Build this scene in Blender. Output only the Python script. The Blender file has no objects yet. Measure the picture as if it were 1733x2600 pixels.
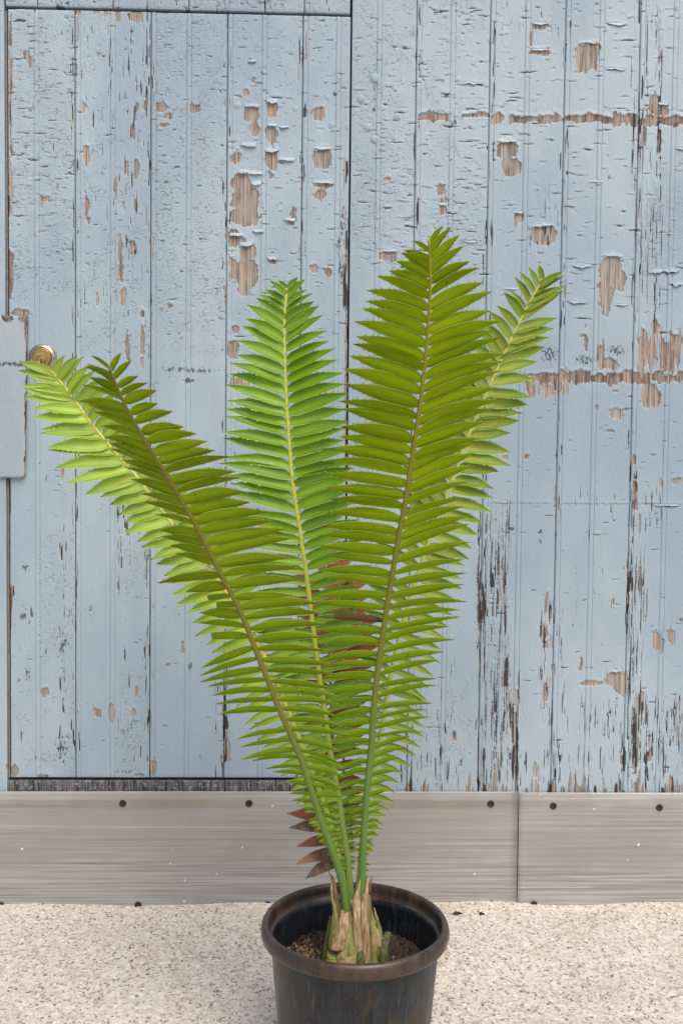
import bpy, math, random
import numpy as np
from mathutils import Matrix, Vector

random.seed(7)
RNG = np.random.RandomState(11)
SC = bpy.context.scene
COL = SC.collection
rad = math.radians

# ------------------------------------------------------------------ camera
F_PX, IW, IH = 2500.0, 1733.0, 2600.0        # focal length and size of the photograph, in its own pixels
CAM_D, CAM_H = 2.17, 0.972
PITCH, YAW, ROLL = rad(2.5), rad(1.7), rad(0.6)
R3 = (Matrix.Rotation(-YAW, 3, 'Z') @ Matrix.Rotation(math.pi / 2 - PITCH, 3, 'X') @ Matrix.Rotation(ROLL, 3, 'Z'))
CAM_P = Vector((0.0, -CAM_D, CAM_H))
cam = bpy.data.objects.new('camera', bpy.data.cameras.new('camera'))
COL.objects.link(cam)
cam.matrix_world = Matrix.Translation(CAM_P) @ R3.to_4x4()
cam.data.sensor_fit = 'VERTICAL'
cam.data.sensor_height = 36.0
cam.data.lens = 36.0 * F_PX / IH
cam.data.clip_start = 0.05
cam.data.clip_end = 500
SC.camera = cam

# ------------------------------------------------------------------ light
SUN_EL, SUN_AZ = rad(58), rad(205)            # azimuth measured from +Y towards +X: behind the camera, to the right
world = bpy.data.worlds.new('World')
SC.world = world
world.use_nodes = True
wn = world.node_tree
sky = wn.nodes.new('ShaderNodeTexSky')
sky.sky_type = 'NISHITA'
sky.sun_disc = False
sky.sun_elevation = SUN_EL
sky.sun_rotation = rad(155)
sky.air_density = 1.0
sky.dust_density = 6.0
sky.ozone_density = 1.0
wn.links.new(sky.outputs[0], wn.nodes['Background'].inputs[0])
wn.nodes['Background'].inputs[1].default_value = 0.13
sun = bpy.data.objects.new('sun', bpy.data.lights.new('sun', 'SUN'))
COL.objects.link(sun)
sun.data.energy = 1.5
sun.data.angle = rad(36)
sun.data.color = (1.0, 0.95, 0.88)
az = rad(155)
sdir = Vector((math.sin(az) * math.cos(SUN_EL), math.cos(az) * math.cos(SUN_EL), math.sin(SUN_EL)))
sun.rotation_euler = (-sdir).to_track_quat('-Z', 'Y').to_euler()
sun.location = sdir * 20
SC.view_settings.view_transform = 'Standard'
SC.view_settings.look = 'None'
SC.view_settings.exposure = 0.07
SC.view_settings.gamma = 1.0
SC.view_settings.use_curve_mapping = False
SC.cycles.max_bounces = 6
SC.cycles.diffuse_bounces = 3
SC.cycles.glossy_bounces = 2
SC.cycles.transmission_bounces = 3


# ------------------------------------------------------------------ helpers
def P(px, py, Y):
    """the point in the plane y = Y that the photograph shows at pixel (px, py)"""
    d = R3 @ Vector(((px - IW / 2) / F_PX, -(py - IH / 2) / F_PX, -1.0))
    k = (Y - CAM_P.y) / d.y
    return CAM_P + d * k


def Wl(px, py):
    p = P(px, py, 0.0)
    return p.x, p.z


def tag(o, label=None, cat=None, group=None, kind=None):
    if label: o['label'] = label
    if cat: o['category'] = cat
    if group: o['group'] = group
    if kind: o['kind'] = kind
    return o


def empty(name, loc=(0, 0, 0)):
    o = bpy.data.objects.new(name, None)
    COL.objects.link(o)
    o.location = loc
    return o


def link(name, me, mat, parent=None):
    o = bpy.data.objects.new(name, me)
    COL.objects.link(o)
    if mat: me.materials.append(mat)
    if parent is not None:
        o.parent = parent
        if parent.parent is None:                    # parts are modelled in place; so are their sub-parts
            o.matrix_parent_inverse = Matrix.Translation(-parent.location)
    return o


def mesh_np(name, verts, quads, tris=None, smooth=True, attrs=None, uv=None):
    """mesh from numpy arrays; attrs: {name: per-vertex floats or colours}"""
    verts = np.asarray(verts, np.float32)
    quads = np.asarray(quads, np.int32).reshape(-1, 4)
    tris = np.zeros((0, 3), np.int32) if tris is None else np.asarray(tris, np.int32).reshape(-1, 3)
    me = bpy.data.meshes.new(name)
    me.vertices.add(len(verts))
    me.vertices.foreach_set('co', verts.ravel())
    nl = quads.size + tris.size
    me.loops.add(nl)
    li = np.concatenate([quads.ravel(), tris.ravel()])
    me.loops.foreach_set('vertex_index', li)
    me.polygons.add(len(quads) + len(tris))
    st = np.concatenate([np.arange(len(quads)) * 4, quads.size + np.arange(len(tris)) * 3]).astype(np.int32)
    me.polygons.foreach_set('loop_start', st)
    sm = np.broadcast_to(np.asarray(smooth), (len(quads) + len(tris),)).astype(bool)
    me.polygons.foreach_set('use_smooth', np.ascontiguousarray(sm))
    me.update(calc_edges=True)
    for k, a in (attrs or {}).items():
        a = np.asarray(a, np.float32)
        if a.ndim == 1:
            me.attributes.new(k, 'FLOAT', 'POINT').data.foreach_set('value', a)
        else:
            if a.shape[1] == 3:
                a = np.concatenate([a, np.ones((len(a), 1), np.float32)], 1)
            me.attributes.new(k, 'FLOAT_COLOR', 'POINT').data.foreach_set('color', a.ravel())
    if uv is not None:
        l = me.uv_layers.new(name='UVMap')
        l.data.foreach_set('uv', np.asarray(uv, np.float32)[li].ravel())
    return me


def grid_quads(nx, nz):
    i = np.arange(nx * nz).reshape(nz, nx)
    return np.stack([i[:-1, :-1], i[:-1, 1:], i[1:, 1:], i[1:, :-1]], -1).reshape(-1, 4)


def box_arrays(x0, x1, y0, y1, z0, z1):
    v = [(x, y, z) for z in (z0, z1) for y in (y0, y1) for x in (x0, x1)]
    f = [(0, 2, 3, 1), (4, 5, 7, 6), (0, 1, 5, 4), (2, 6, 7, 3), (0, 4, 6, 2), (1, 3, 7, 5)]
    return np.array(v), np.array(f)


def hash01(ix, iz, seed):
    h = (ix.astype(np.int64) * 374761393 + iz.astype(np.int64) * 668265263 + seed * 974634777) & 0xffffffff
    h = ((h ^ (h >> 13)) * 1274126177) & 0xffffffff
    h = h ^ (h >> 16)
    return (h & 0xffffff).astype(np.float32) / 0xffffff


def vnoise(x, z, seed=0):
    ix, iz = np.floor(x), np.floor(z)
    fx, fz = (x - ix).astype(np.float32), (z - iz).astype(np.float32)
    fx = fx * fx * (3 - 2 * fx); fz = fz * fz * (3 - 2 * fz)
    ix = ix.astype(np.int64); iz = iz.astype(np.int64)
    a = hash01(ix, iz, seed); b = hash01(ix + 1, iz, seed)
    c = hash01(ix, iz + 1, seed); d = hash01(ix + 1, iz + 1, seed)
    return (a + (b - a) * fx) * (1 - fz) + (c + (d - c) * fx) * fz


def fbm(x, z, seed=0, o=4):
    s = 0.0; a = 0.5; t = 0.0
    for k in range(o):
        s = s + a * vnoise(x, z, seed + k * 17); t += a
        x = x * 2.03 + 13.7; z = z * 2.03 + 5.1; a *= 0.5
    return s / t


# ------------------------------------------------------------------ node helpers
class NT:
    def __init__(s, name):
        s.m = bpy.data.materials.new(name)
        s.m.use_nodes = True
        s.t = s.m.node_tree
        s.b = s.t.nodes['Principled BSDF']
        s.out = s.t.nodes['Material Output']

    def set(s, node, key, v):
        i = node.inputs[key]
        if hasattr(v, 'bl_idname') or isinstance(v, bpy.types.NodeSocket):
            s.t.links.new(v if isinstance(v, bpy.types.NodeSocket) else v.outputs[0], i)
        else:
            i.default_value = v if not (isinstance(v, tuple) and len(v) == 3 and i.type == 'RGBA') else (*v, 1)

    def n(s, typ, ins=None, **props):
        nd = s.t.nodes.new(typ)
        for k, v in props.items(): setattr(nd, k, v)
        for k, v in (ins or {}).items(): s.set(nd, k, v)
        return nd

    def math(s, op, a, b=0.0, c=None, clamp=False):
        d = {0: a, 1: b}
        if c is not None: d[2] = c
        return s.n('ShaderNodeMath', d, operation=op, use_clamp=clamp).outputs[0]

    def ss(s, x, lo, hi, a=0.0, b=1.0):
        return s.n('ShaderNodeMapRange', {0: x, 1: lo, 2: hi, 3: a, 4: b}, interpolation_type='SMOOTHSTEP').outputs[0]

    def mix(s, f, a, b, mode='MIX'):
        nd = s.n('ShaderNodeMix', data_type='RGBA', blend_type=mode)
        s.set(nd, 0, f); s.set(nd, 6, a); s.set(nd, 7, b)
        return nd.outputs[2]

    def obj(s, scale=(1, 1, 1), src='Object'):
        tc = s.n('ShaderNodeTexCoord')
        mp = s.n('ShaderNodeMapping', {0: tc.outputs[src], 3: scale})
        return mp.outputs[0]

    def noise(s, vec, scale, detail=3.0, rough=0.55, dist=0.0):
        nd = s.n('ShaderNodeTexNoise', {'Vector': vec, 'Scale': scale, 'Detail': detail, 'Roughness': rough, 'Distortion': dist})
        return nd.outputs[0]

    def attr(s, name, out='Fac'):
        return s.n('ShaderNodeAttribute', attribute_name=name).outputs[out]

    def bump(s, h, strength, dist, normal=None):
        d = {'Strength': strength, 'Distance': dist, 'Height': h}
        if normal is not None: d['Normal'] = normal
        return s.n('ShaderNodeBump', d).outputs[0]

    def done(s, color, rough, normal=None, **kw):
        s.set(s.b, 'Base Color', color); s.set(s.b, 'Roughness', rough)
        if normal is not None: s.set(s.b, 'Normal', normal)
        for k, v in kw.items(): s.set(s.b, k.replace('_', ' '), v)
        return s.m


# ------------------------------------------------------------------ materials
def paint_material(name='peeling_blue_paint', dark=(0.305, 0.405, 0.500), pale=(0.430, 0.535, 0.608)):
    t = NT(name)
    O = t.obj()
    peel = t.attr('peel'); tone = t.attr('tone'); grime = t.attr('grime'); crk = t.attr('crk')
    n_edge = t.noise(O, 260.0, 3.0)
    pl = t.math('ADD', peel, t.math('MULTIPLY', t.math('SUBTRACT', n_edge, 0.5), 1.05))
    bare = t.ss(pl, -0.12, 0.22)
    # paint
    big = t.noise(t.obj((1.0, 1.0, 0.45)), 3.2, 4.0)
    mid = t.noise(t.obj((1.0, 1.0, 0.2)), 38.0, 3.0)
    fine = t.noise(O, 420.0, 2.0)
    rnd = t.n('ShaderNodeObjectInfo').outputs['Random']
    c = t.mix(t.ss(big, 0.34, 0.66), dark, pale)
    c = t.mix(t.math('MULTIPLY', t.ss(mid, 0.45, 0.75), 0.35), c, (0.345, 0.420, 0.500))
    c = t.mix(t.math('MULTIPLY', rnd, 0.20), c, (0.315, 0.395, 0.480))
    c = t.mix(t.math('MULTIPLY', t.ss(fine, 0.52, 0.72), 0.25), c, (0.22, 0.28, 0.33))
    # pale broken edge of the paint film
    rim = t.math('MULTIPLY', t.ss(pl, -1.6, -0.35), t.ss(t.noise(O, 90.0, 2.0), 0.40, 0.62))
    c = t.mix(t.math('MULTIPLY', rim, 0.26), c, (0.60, 0.66, 0.68))
    # fine crackle
    dn = t.n('ShaderNodeTexNoise', {'Vector': O, 'Scale': 60.0, 'Detail': 2.0})
    dv = t.n('ShaderNodeVectorMath', {0: t.obj((0.62, 1.0, 1.7)), 1: t.n('ShaderNodeVectorMath', {0: dn.outputs[1], 'Scale': 0.006}, operation='SCALE').outputs[0]}, operation='ADD')
    vo = t.n('ShaderNodeTexVoronoi', {'Vector': dv.outputs[0], 'Scale': 105.0}, feature='DISTANCE_TO_EDGE')
    cm = t.math('MULTIPLY', t.ss(crk, 0.35, 0.75), t.ss(t.noise(O, 26.0, 2.0), 0.44, 0.60))
    cl = t.math('MULTIPLY', t.ss(vo.outputs['Distance'], 0.085, 0.015), t.math('MULTIPLY', cm, t.ss(t.noise(O, 150.0, 1.0), 0.40, 0.56)))
    c = t.mix(t.math('MULTIPLY', cl, 0.78), c, (0.11, 0.13, 0.15))
    # dark leftovers and dirt
    gm = t.ss(t.math('ADD', grime, t.math('MULTIPLY', t.math('SUBTRACT', t.noise(t.obj((1.0, 1.0, 0.6)), 210.0, 3.0), 0.5), 1.7)), 0.42, 0.62)
    c = t.mix(t.math('MULTIPLY', gm, 0.85), c, (0.045, 0.055, 0.058))
    # bare wood / rust under it, dark cracks, shade painted under lifted lips
    grain = t.noise(t.obj((1.0, 1.0, 0.022)), 380.0, 3.0, 0.65)
    blot = t.noise(t.obj((1.0, 1.0, 0.5)), 60.0, 3.0)
    w0 = t.mix(t.ss(grain, 0.36, 0.64), (0.165, 0.142, 0.125), (0.47, 0.42, 0.365))
    w1 = t.mix(t.ss(grain, 0.36, 0.64), (0.165, 0.110, 0.088), (0.48, 0.375, 0.305))
    w2 = t.mix(t.ss(grain, 0.30, 0.70), (0.035, 0.022, 0.018), (0.160, 0.100, 0.075))
    w = t.mix(t.ss(tone, 0.0, 1.0), w0, w1)
    w = t.mix(t.ss(tone, 1.0, 2.0), w, w2)
    w = t.mix(t.math('MULTIPLY', t.ss(blot, 0.44, 0.64), 0.62), w, (0.37, 0.350, 0.340))
    w = t.mix(t.ss(tone, -0.2, -0.8), w, (0.095, 0.110, 0.128))  # blue-grey painted under lifted lips for their shade; also tints grain cracks
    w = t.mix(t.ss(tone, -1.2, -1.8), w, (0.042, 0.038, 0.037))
    col = t.mix(bare, c, w)
    h = t.math('MULTIPLY', t.noise(t.obj((1.0, 1.0, 0.45)), 150.0, 3.0), 1.0)
    h = t.math('SUBTRACT', h, t.math('MULTIPLY', t.ss(vo.outputs['Distance'], 0.085, 0.015), t.ss(crk, 0.4, 1.0, 0.0, 0.5)))
    h = t.math('ADD', h, t.math('MULTIPLY', t.math('MULTIPLY', grain, bare), 0.9))
    h = t.math('SUBTRACT', h, t.math('MULTIPLY', bare, 0.9))
    nrm = t.bump(h, 0.8, 0.0011)
    rough = t.math('ADD', t.math('MULTIPLY', bare, 0.30), 0.50)
    return t.done(col, rough, nrm, Specular_IOR_Level=0.4)


def weathered_wood():
    t = NT('grey_weathered_wood')
    g = t.noise(t.obj((1.0, 1.0, 0.08)), 240.0, 4.0, 0.65)
    s = t.noise(t.obj(), 150.0, 4.0, 0.7)
    c = t.mix(t.ss(g, 0.36, 0.64), (0.035, 0.034, 0.033), (0.20, 0.20, 0.20))
    c = t.mix(t.ss(s, 0.54, 0.66), c, (0.33, 0.37, 0.40))
    return t.done(c, 0.85, t.bump(t.math('ADD', g, s), 0.9, 0.002))


def plain(name, col, rough=0.6, metal=0.0, bump=0.0, scale=200.0, var=0.25):
    t = NT(name)
    n = t.noise(t.obj(), scale, 4.0)
    c = t.mix(t.ss(n, 0.3, 0.7), tuple(x * (1 - var) for x in col), tuple(min(1, x * (1 + var)) for x in col))
    return t.done(c, rough, t.bump(n, bump, 0.001) if bump else None, Metallic=metal)


def brushed_metal():
    t = NT('dull_brushed_metal')
    O = t.obj()
    st = t.noise(t.obj((0.012, 1.0, 1.0)), 300.0, 3.0, 0.6)
    st2 = t.noise(t.obj((0.006, 1.0, 1.0)), 90.0, 3.0, 0.6)
    sx = t.n('ShaderNodeSeparateXYZ', {0: O})
    big = t.noise(t.obj((0.5, 1.0, 1.0)), 6.0, 4.0, 0.6)
    c = t.mix(t.ss(st, 0.38, 0.62), (0.42, 0.428, 0.436), (0.57, 0.578, 0.586))
    # dull oxide film wiped away towards the foot
    zz = t.math('ADD', sx.outputs[2], t.math('MULTIPLY', t.math('SUBTRACT', big, 0.5), 0.11))
    ox = t.ss(zz, 0.075, 0.105)
    c = t.mix(t.math('MULTIPLY', ox, t.ss(big, 0.30, 0.62, 0.35, 0.80)), c, (0.385, 0.370, 0.345))
    c = t.mix(t.math('MULTIPLY', t.ss(st2, 0.60, 0.72), 0.55), c, (0.72, 0.70, 0.67))
    c = t.mix(t.math('MULTIPLY', t.ss(st2, 0.42, 0.30), 0.4), c, (0.28, 0.255, 0.23))
    c = t.mix(t.math('MULTIPLY', t.ss(st, 0.44, 0.30), 0.3), c, (0.25, 0.23, 0.21))
    # a water line and stains about the screws
    band = t.math('MULTIPLY', t.ss(sx.outputs[2], 0.212, 0.220), t.ss(sx.outputs[2], 0.240, 0.232))
    c = t.mix(t.math('MULTIPLY', band, t.ss(big, 0.35, 0.6, 0.15, 0.5)), c, (0.27, 0.22, 0.165))
    for zc, thr, sd in ((ZSC[0], .50, 3.0), (ZSC[1], .56, 9.0), (ZSC[2], .52, 17.0), (ZSC[3], .58, 23.0)):
        wob = t.math('MULTIPLY', t.math('SUBTRACT', t.noise(t.obj((3.0, 0, 0)), 1.0 + sd * .1, 1.0), 0.5), 0.006)
        dz = t.math('ABSOLUTE', t.math('SUBTRACT', t.math('ADD', sx.outputs[2], wob), zc))
        ln_ = t.math('MULTIPLY', t.ss(dz, 0.0014, 0.0003), t.ss(t.noise(t.obj((1.0, 0, 0)), 1.6 + sd * .08, 2.0), thr + .02, thr + .10))
        c = t.mix(t.math('MULTIPLY', ln_, 0.5), c, (0.82, 0.81, 0.78))
    spk = t.n('ShaderNodeTexVoronoi', {'Vector': t.obj((1.0, 1.0, 1.0)), 'Scale': 26.0})
    sm = t.math('MULTIPLY', t.ss(spk.outputs['Distance'], 0.085, 0.06), t.ss(t.noise(O, 9.0, 1.0), 0.54, 0.58))
    c = t.mix(sm, c, (0.85, 0.85, 0.83))
    h = t.math('ADD', t.math('MULTIPLY', st, 0.7), t.math('MULTIPLY', t.noise(O, 22.0, 2.0), 1.2))
    rough = t.ss(st, 0.3, 0.7, 0.42, 0.62)
    rough = t.math('ADD', rough, t.math('MULTIPLY', sm, 0.3))
    met = t.math('MULTIPLY', t.math('SUBTRACT', 1.0, sm), t.ss(ox, 0.0, 1.0, 0.80, 0.50))
    return t.done(c, rough, t.bump(h, 0.35, 0.0010), Metallic=met)


def concrete_material():
    t = NT('exposed_aggregate_concrete')
    O = t.obj()
    v = t.n('ShaderNodeTexVoronoi', {'Vector': O, 'Scale': 150.0, 'Randomness': 1.0})
    e = t.n('ShaderNodeTexVoronoi', {'Vector': O, 'Scale': 150.0}, feature='DISTANCE_TO_EDGE')
    pick = t.n('ShaderNodeSeparateColor', {0: v.outputs['Color']})
    r = t.n('ShaderNodeValToRGB', {0: pick.outputs[0]})
    cr = r.color_ramp
    cr.interpolation = 'CONSTANT'
    stops = [(0.0, (0.50, 0.42, 0.34)), (0.22, (0.62, 0.55, 0.47)), (0.45, (0.42, 0.32, 0.24)), (0.56, (0.72, 0.68, 0.62)),
             (0.74, (0.36, 0.25, 0.17)), (0.82, (0.80, 0.77, 0.72)), (0.92, (0.20, 0.15, 0.12)), (0.96, (0.55, 0.42, 0.31))]
    while len(cr.elements) < len(stops): cr.elements.new(0.5)
    for el, (p, c) in zip(cr.elements, stops):
        el.position = p; el.color = (*c, 1)
    cem = t.mix(t.ss(t.noise(O, 90.0, 4.0), 0.35, 0.65), (0.55, 0.51, 0.45), (0.70, 0.665, 0.61))
    stone = t.math('MULTIPLY', t.ss(e.outputs['Distance'], 0.04, 0.14), t.ss(pick.outputs[1], 0.30, 0.36))
    c = t.mix(stone, cem, r.outputs[0])
    big = t.noise(O, 5.0, 5.0, 0.6)
    c = t.mix(t.math('MULTIPLY', t.ss(big, 0.52, 0.68), 0.25), c, (0.40, 0.34, 0.27))
    c = t.mix(t.math('MULTIPLY', t.ss(big, 0.46, 0.30), 0.35), c, (0.74, 0.70, 0.64))
    h = t.math('ADD', t.math('MULTIPLY', stone, 0.8), t.noise(O, 300.0, 3.0))
    return t.done(c, 0.8, t.bump(h, 0.7, 0.0016))


def chip_material():
    t = NT('aggregate_chips')
    c = t.n('ShaderNodeAttribute', attribute_name='tint').outputs['Color']
    n = t.noise(t.obj(), 500.0, 2.0)
    c = t.mix(t.math('MULTIPLY', n, 0.3), c, (0.5, 0.44, 0.38))
    return t.done(c, 0.6)


def leaf_material(name, mid, edge, tip, trans=0.45, dark=0.0, brown=0.0, gloss=0.42, low=None, spec=.30):
    t = NT(name)
    uv = t.n('ShaderNodeTexCoord').outputs['UV']
    s = t.n('ShaderNodeSeparateXYZ', {0: uv})
    u, v = s.outputs[0], s.outputs[1]
    rnd = t.n('ShaderNodeObjectInfo').outputs['Random']
    vv = t.math('ABSOLUTE', t.math('SUBTRACT', v, 0.5))
    O = t.obj()
    pat = t.noise(O, 34.0, 3.0)
    c = t.mix(t.ss(t.math('ADD', vv, t.math('MULTIPLY', t.math('SUBTRACT', pat, 0.5), 0.3)), 0.05, 0.42), mid, edge)
    c = t.mix(t.ss(t.math('ADD', u, t.math('MULTIPLY', t.math('SUBTRACT', pat, 0.5), 0.5)), 0.25, 1.0), c, tip)
    c = t.mix(t.math('MULTIPLY', t.math('MULTIPLY', rnd, rnd), 0.55), c, tuple(x * 0.52 for x in edge))
    if low: c = t.mix(t.ss(t.attr('ft'), 0.62, 0.15), c, low)
    # parallel veins
    vec = t.n('ShaderNodeCombineXYZ', {0: t.math('MULTIPLY', u, 1.5), 1: t.math('MULTIPLY', v, 17.0), 2: t.math('MULTIPLY', rnd, 40.0)})
    vein = t.noise(vec.outputs[0], 1.6, 2.0)
    c = t.mix(t.math('MULTIPLY', t.ss(vein, 0.42, 0.62), 0.30), c, tuple(min(1, x * 1.45) for x in mid))
    # some tips have dried
    c = t.mix(t.math('MULTIPLY', t.ss(rnd, 0.80, 0.86), t.ss(t.math('ADD', u, t.math('MULTIPLY', pat, 0.12)), 0.95, 1.0)), c, (0.17, 0.10, 0.035))
    # pale horny margin
    c = t.mix(t.math('MULTIPLY', t.ss(vv, 0.425, 0.475), 0.75), c, (0.52, 0.60, 0.14))
    # blemishes
    bl = t.noise(O, 130.0, 4.0, 0.6)
    bm = t.math('MULTIPLY', t.ss(bl, 0.66 - 0.10 * dark, 0.74 - 0.08 * dark), t.ss(t.noise(O, 14.0, 2.0), 0.52 - 0.08 * dark, 0.60))
    c = t.mix(t.math('MULTIPLY', bm, 0.75), c, (0.075, 0.055, 0.020))
    if brown:
        c = t.mix(t.ss(u, 0.72, 0.66), c, (0.16, 0.075, 0.045))
        c = t.mix(t.ss(u, 0.12, 0.08), c, (0.07, 0.045, 0.03))
    nrm = t.bump(vein, 0.35, 0.0012)
    t.set(t.b, 'Base Color', c); t.set(t.b, 'Roughness', gloss); t.set(t.b, 'Normal', nrm)
    t.set(t.b, 'Specular IOR Level', spec)
    tr = t.n('ShaderNodeBsdfTranslucent', {'Color': t.mix(0.5, c, t.mix(1.0, c, (1.0, 0.92, 0.35), 'MULTIPLY')), 'Normal': nrm})
    mx = t.n('ShaderNodeMixShader', {0: trans, 1: t.b.outputs[0], 2: tr.outputs[0]})
    t.t.links.new(mx.outputs[0], t.out.inputs[0])
    return t.m


def dead_leaf_material():
    t = NT('dead_brown_leaf')
    rnd = t.n('ShaderNodeObjectInfo').outputs['Random']
    O = t.obj()
    n = t.noise(O, 60.0, 4.0)
    c = t.mix(t.ss(n, 0.35, 0.65), (0.125, 0.078, 0.056), (0.260, 0.175, 0.130))
    c = t.mix(t.ss(rnd, 0.45, 0.85), c, (0.32, 0.115, 0.055))
    return t.done(c, 0.75, t.bump(t.noise(O, 200.0, 3.0), 0.5, 0.001))


def rachis_material(name, base, mid, tip):
    t = NT(name)
    u = t.attr('along')
    n = t.noise(t.obj(), 120.0, 3.0)
    uu = t.math('ADD', u, t.math('MULTIPLY', t.math('SUBTRACT', n, 0.5), 0.15))
    c = t.mix(t.ss(uu, 0.05, 0.45), base, mid)
    c = t.mix(t.ss(uu, 0.5, 1.0), c, tip)
    c = t.mix(t.math('MULTIPLY', t.ss(n, 0.6, 0.75), 0.35), c, (0.20, 0.13, 0.03))
    return t.done(c, 0.42, t.bump(n, 0.2, 0.0006))


def pot_material(name, tint, rim=False):
    t = NT(name)
    O = t.obj()
    big = t.noise(t.obj((1.0, 1.0, 0.55)), 13.0, 4.0, 0.6)
    n = t.noise(t.obj((1.0, 1.0, 0.3)), 40.0, 4.0, 0.65)
    c = t.mix(t.ss(n, 0.35, 0.7), tint[0], tint[1])
    c = t.mix(t.math('MULTIPLY', t.ss(big, 0.50, 0.66), 0.60), c, tint[2])
    sc = t.noise(t.obj((1.0, 1.0, 0.06)), 160.0, 3.0, 0.7)
    c = t.mix(t.math('MULTIPLY', t.ss(sc, 0.54, 0.70), 0.22 if not rim else 0.10), c, (0.15, 0.175, 0.19))
    dust = t.noise(O, 330.0, 3.0)
    c = t.mix(t.math('MULTIPLY', t.ss(dust, 0.63, 0.70), 0.25), c, (0.25, 0.22, 0.19))
    h = t.math('ADD', n, t.math('MULTIPLY', sc, 0.5))
    return t.done(c, t.ss(n, 0.3, 0.7, 0.24 if rim else 0.30, 0.46), t.bump(h, 0.35, 0.0010))


def soil_material():
    t = NT('dark_potting_soil')
    n = t.noise(t.obj(), 160.0, 5.0, 0.7)
    c = t.mix(t.ss(n, 0.35, 0.7), (0.010, 0.006, 0.005), (0.065, 0.036, 0.026))
    return t.done(c, 0.95, t.bump(n, 1.0, 0.003))


def sheath_material(name, a, b, c3, green=0.0):
    t = NT(name)
    O = t.obj()
    g = t.noise(t.obj((1.0, 1.0, 0.10)), 260.0, 4.0, 0.65)
    bl = t.noise(t.obj((1.0, 1.0, 0.6)), 45.0, 4.0, 0.6)
    c = t.mix(t.ss(g, 0.35, 0.65), a, b)
    c = t.mix(t.ss(bl, 0.50, 0.62), c, c3)
    return t.done(c, 0.7, t.bump(t.math('ADD', g, bl), 0.7, 0.0016))


ZSC = [P(866, q, -.0075).z for q in (2102, 2228, 2254, 2066)]
M = {}
M['paint'] = paint_material()
M['plate_paint'] = paint_material('chipped_pale_paint_on_steel', (0.35, 0.43, 0.475), (0.455, 0.535, 0.565))
M['sill'] = weathered_wood()
M['dark'] = plain('dark_backing', (0.015, 0.013, 0.012), 0.9)
M['metal'] = brushed_metal()
M['screw'] = plain('rusty_screw', (0.060, 0.035, 0.022), 0.75, 0.3, 0.6, 900.0)
M['brass'] = plain('worn_brass', (0.50, 0.36, 0.13), 0.34, 1.0, 0.15, 300.0, 0.12)
M['nickel'] = plain('dull_nickel_brass', (0.56, 0.50, 0.36), 0.30, 1.0, 0.05, 200.0, 0.10)
M['letter'] = plain('pale_stamped_brass', (0.72, 0.62, 0.38), 0.45, 0.6)
M['hole'] = plain('keyhole_black', (0.008, 0.007, 0.006), 0.8)
M['bolt'] = plain('painted_bolt', (0.33, 0.43, 0.51), 0.5, 0.0, 0.5, 400.0, 0.12)
M['concrete'] = concrete_material()
M['chip'] = chip_material()
# ------------------------------------------------------------------ the peeling paint of the wall, as fields over the wall's face
RX0, RX1, RZ0, RZ1, RES = -0.95, 0.95, 0.15, 2.15, 0.0015
rx = np.arange(RX0, RX1, RES); rz = np.arange(RZ0, RZ1, RES)
NXR, NZR = len(rx), len(rz)
GX, GZ = np.meshgrid(rx.astype(np.float32), rz.astype(np.float32))
MMPX = 0.868                                       # millimetres of wall to a pixel of the photograph

DOOR_PX = [21, 190, 382, 575, 765, 885.5]
DOOR_BEAD = [92, 285, 478, 668, 855]
WALL_PX = [890, 1054, 1240, 1430, 1619, 1809]
WALL_BEAD = [960, 1146, 1335, 1522, 1709]
door_x = [Wl(p, 500)[0] for p in DOOR_PX]
wall_x = [Wl(p, 300)[0] for p in WALL_PX]
PL = wall_x[2] - wall_x[1]
edges = sorted(door_x[:-1] + wall_x)
PID = np.searchsorted(np.array(edges), GX).astype(np.float32)
ZO = GZ + PID * 3.7

peel = np.full((NZR, NXR), -4.0, np.float32)       # millimetres: above 0 the paint is gone
tone = np.zeros((NZR, NXR), np.float32)            # 0 grey wood, 1 reddish wood, 2 dark wet or rusty, negative: cracks and painted lip shade
grime = np.zeros((NZR, NXR), np.float32)
bigpeel = peel.copy()
H = np.zeros((NZR, NXR), np.float32)               # millimetres proud of the board
ew = (fbm(GX * 180, ZO * 150, 3, 3) - 0.5) * 2     # ragged edges
ew2 = (fbm(GX * 60, ZO * 50, 9, 3) - 0.5) * 2
ewv = (fbm(GX * 330, ZO * 22, 13, 2) - 0.5) * 2    # splintering along the grain
tone += np.clip((fbm(GX * 9, ZO * 5, 21, 3) - 0.42) * 5, 0, 1) * 0.7


def win(x0, x1, z0, z1):
    i0, i1 = max(0, int((x0 - RX0) / RES)), min(NXR, int((x1 - RX0) / RES) + 2)
    j0, j1 = max(0, int((z0 - RZ0) / RES)), min(NZR, int((z1 - RZ0) / RES) + 2)
    return (slice(j0, j1), slice(i0, i1)) if i1 > i0 and j1 > j0 else None


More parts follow.
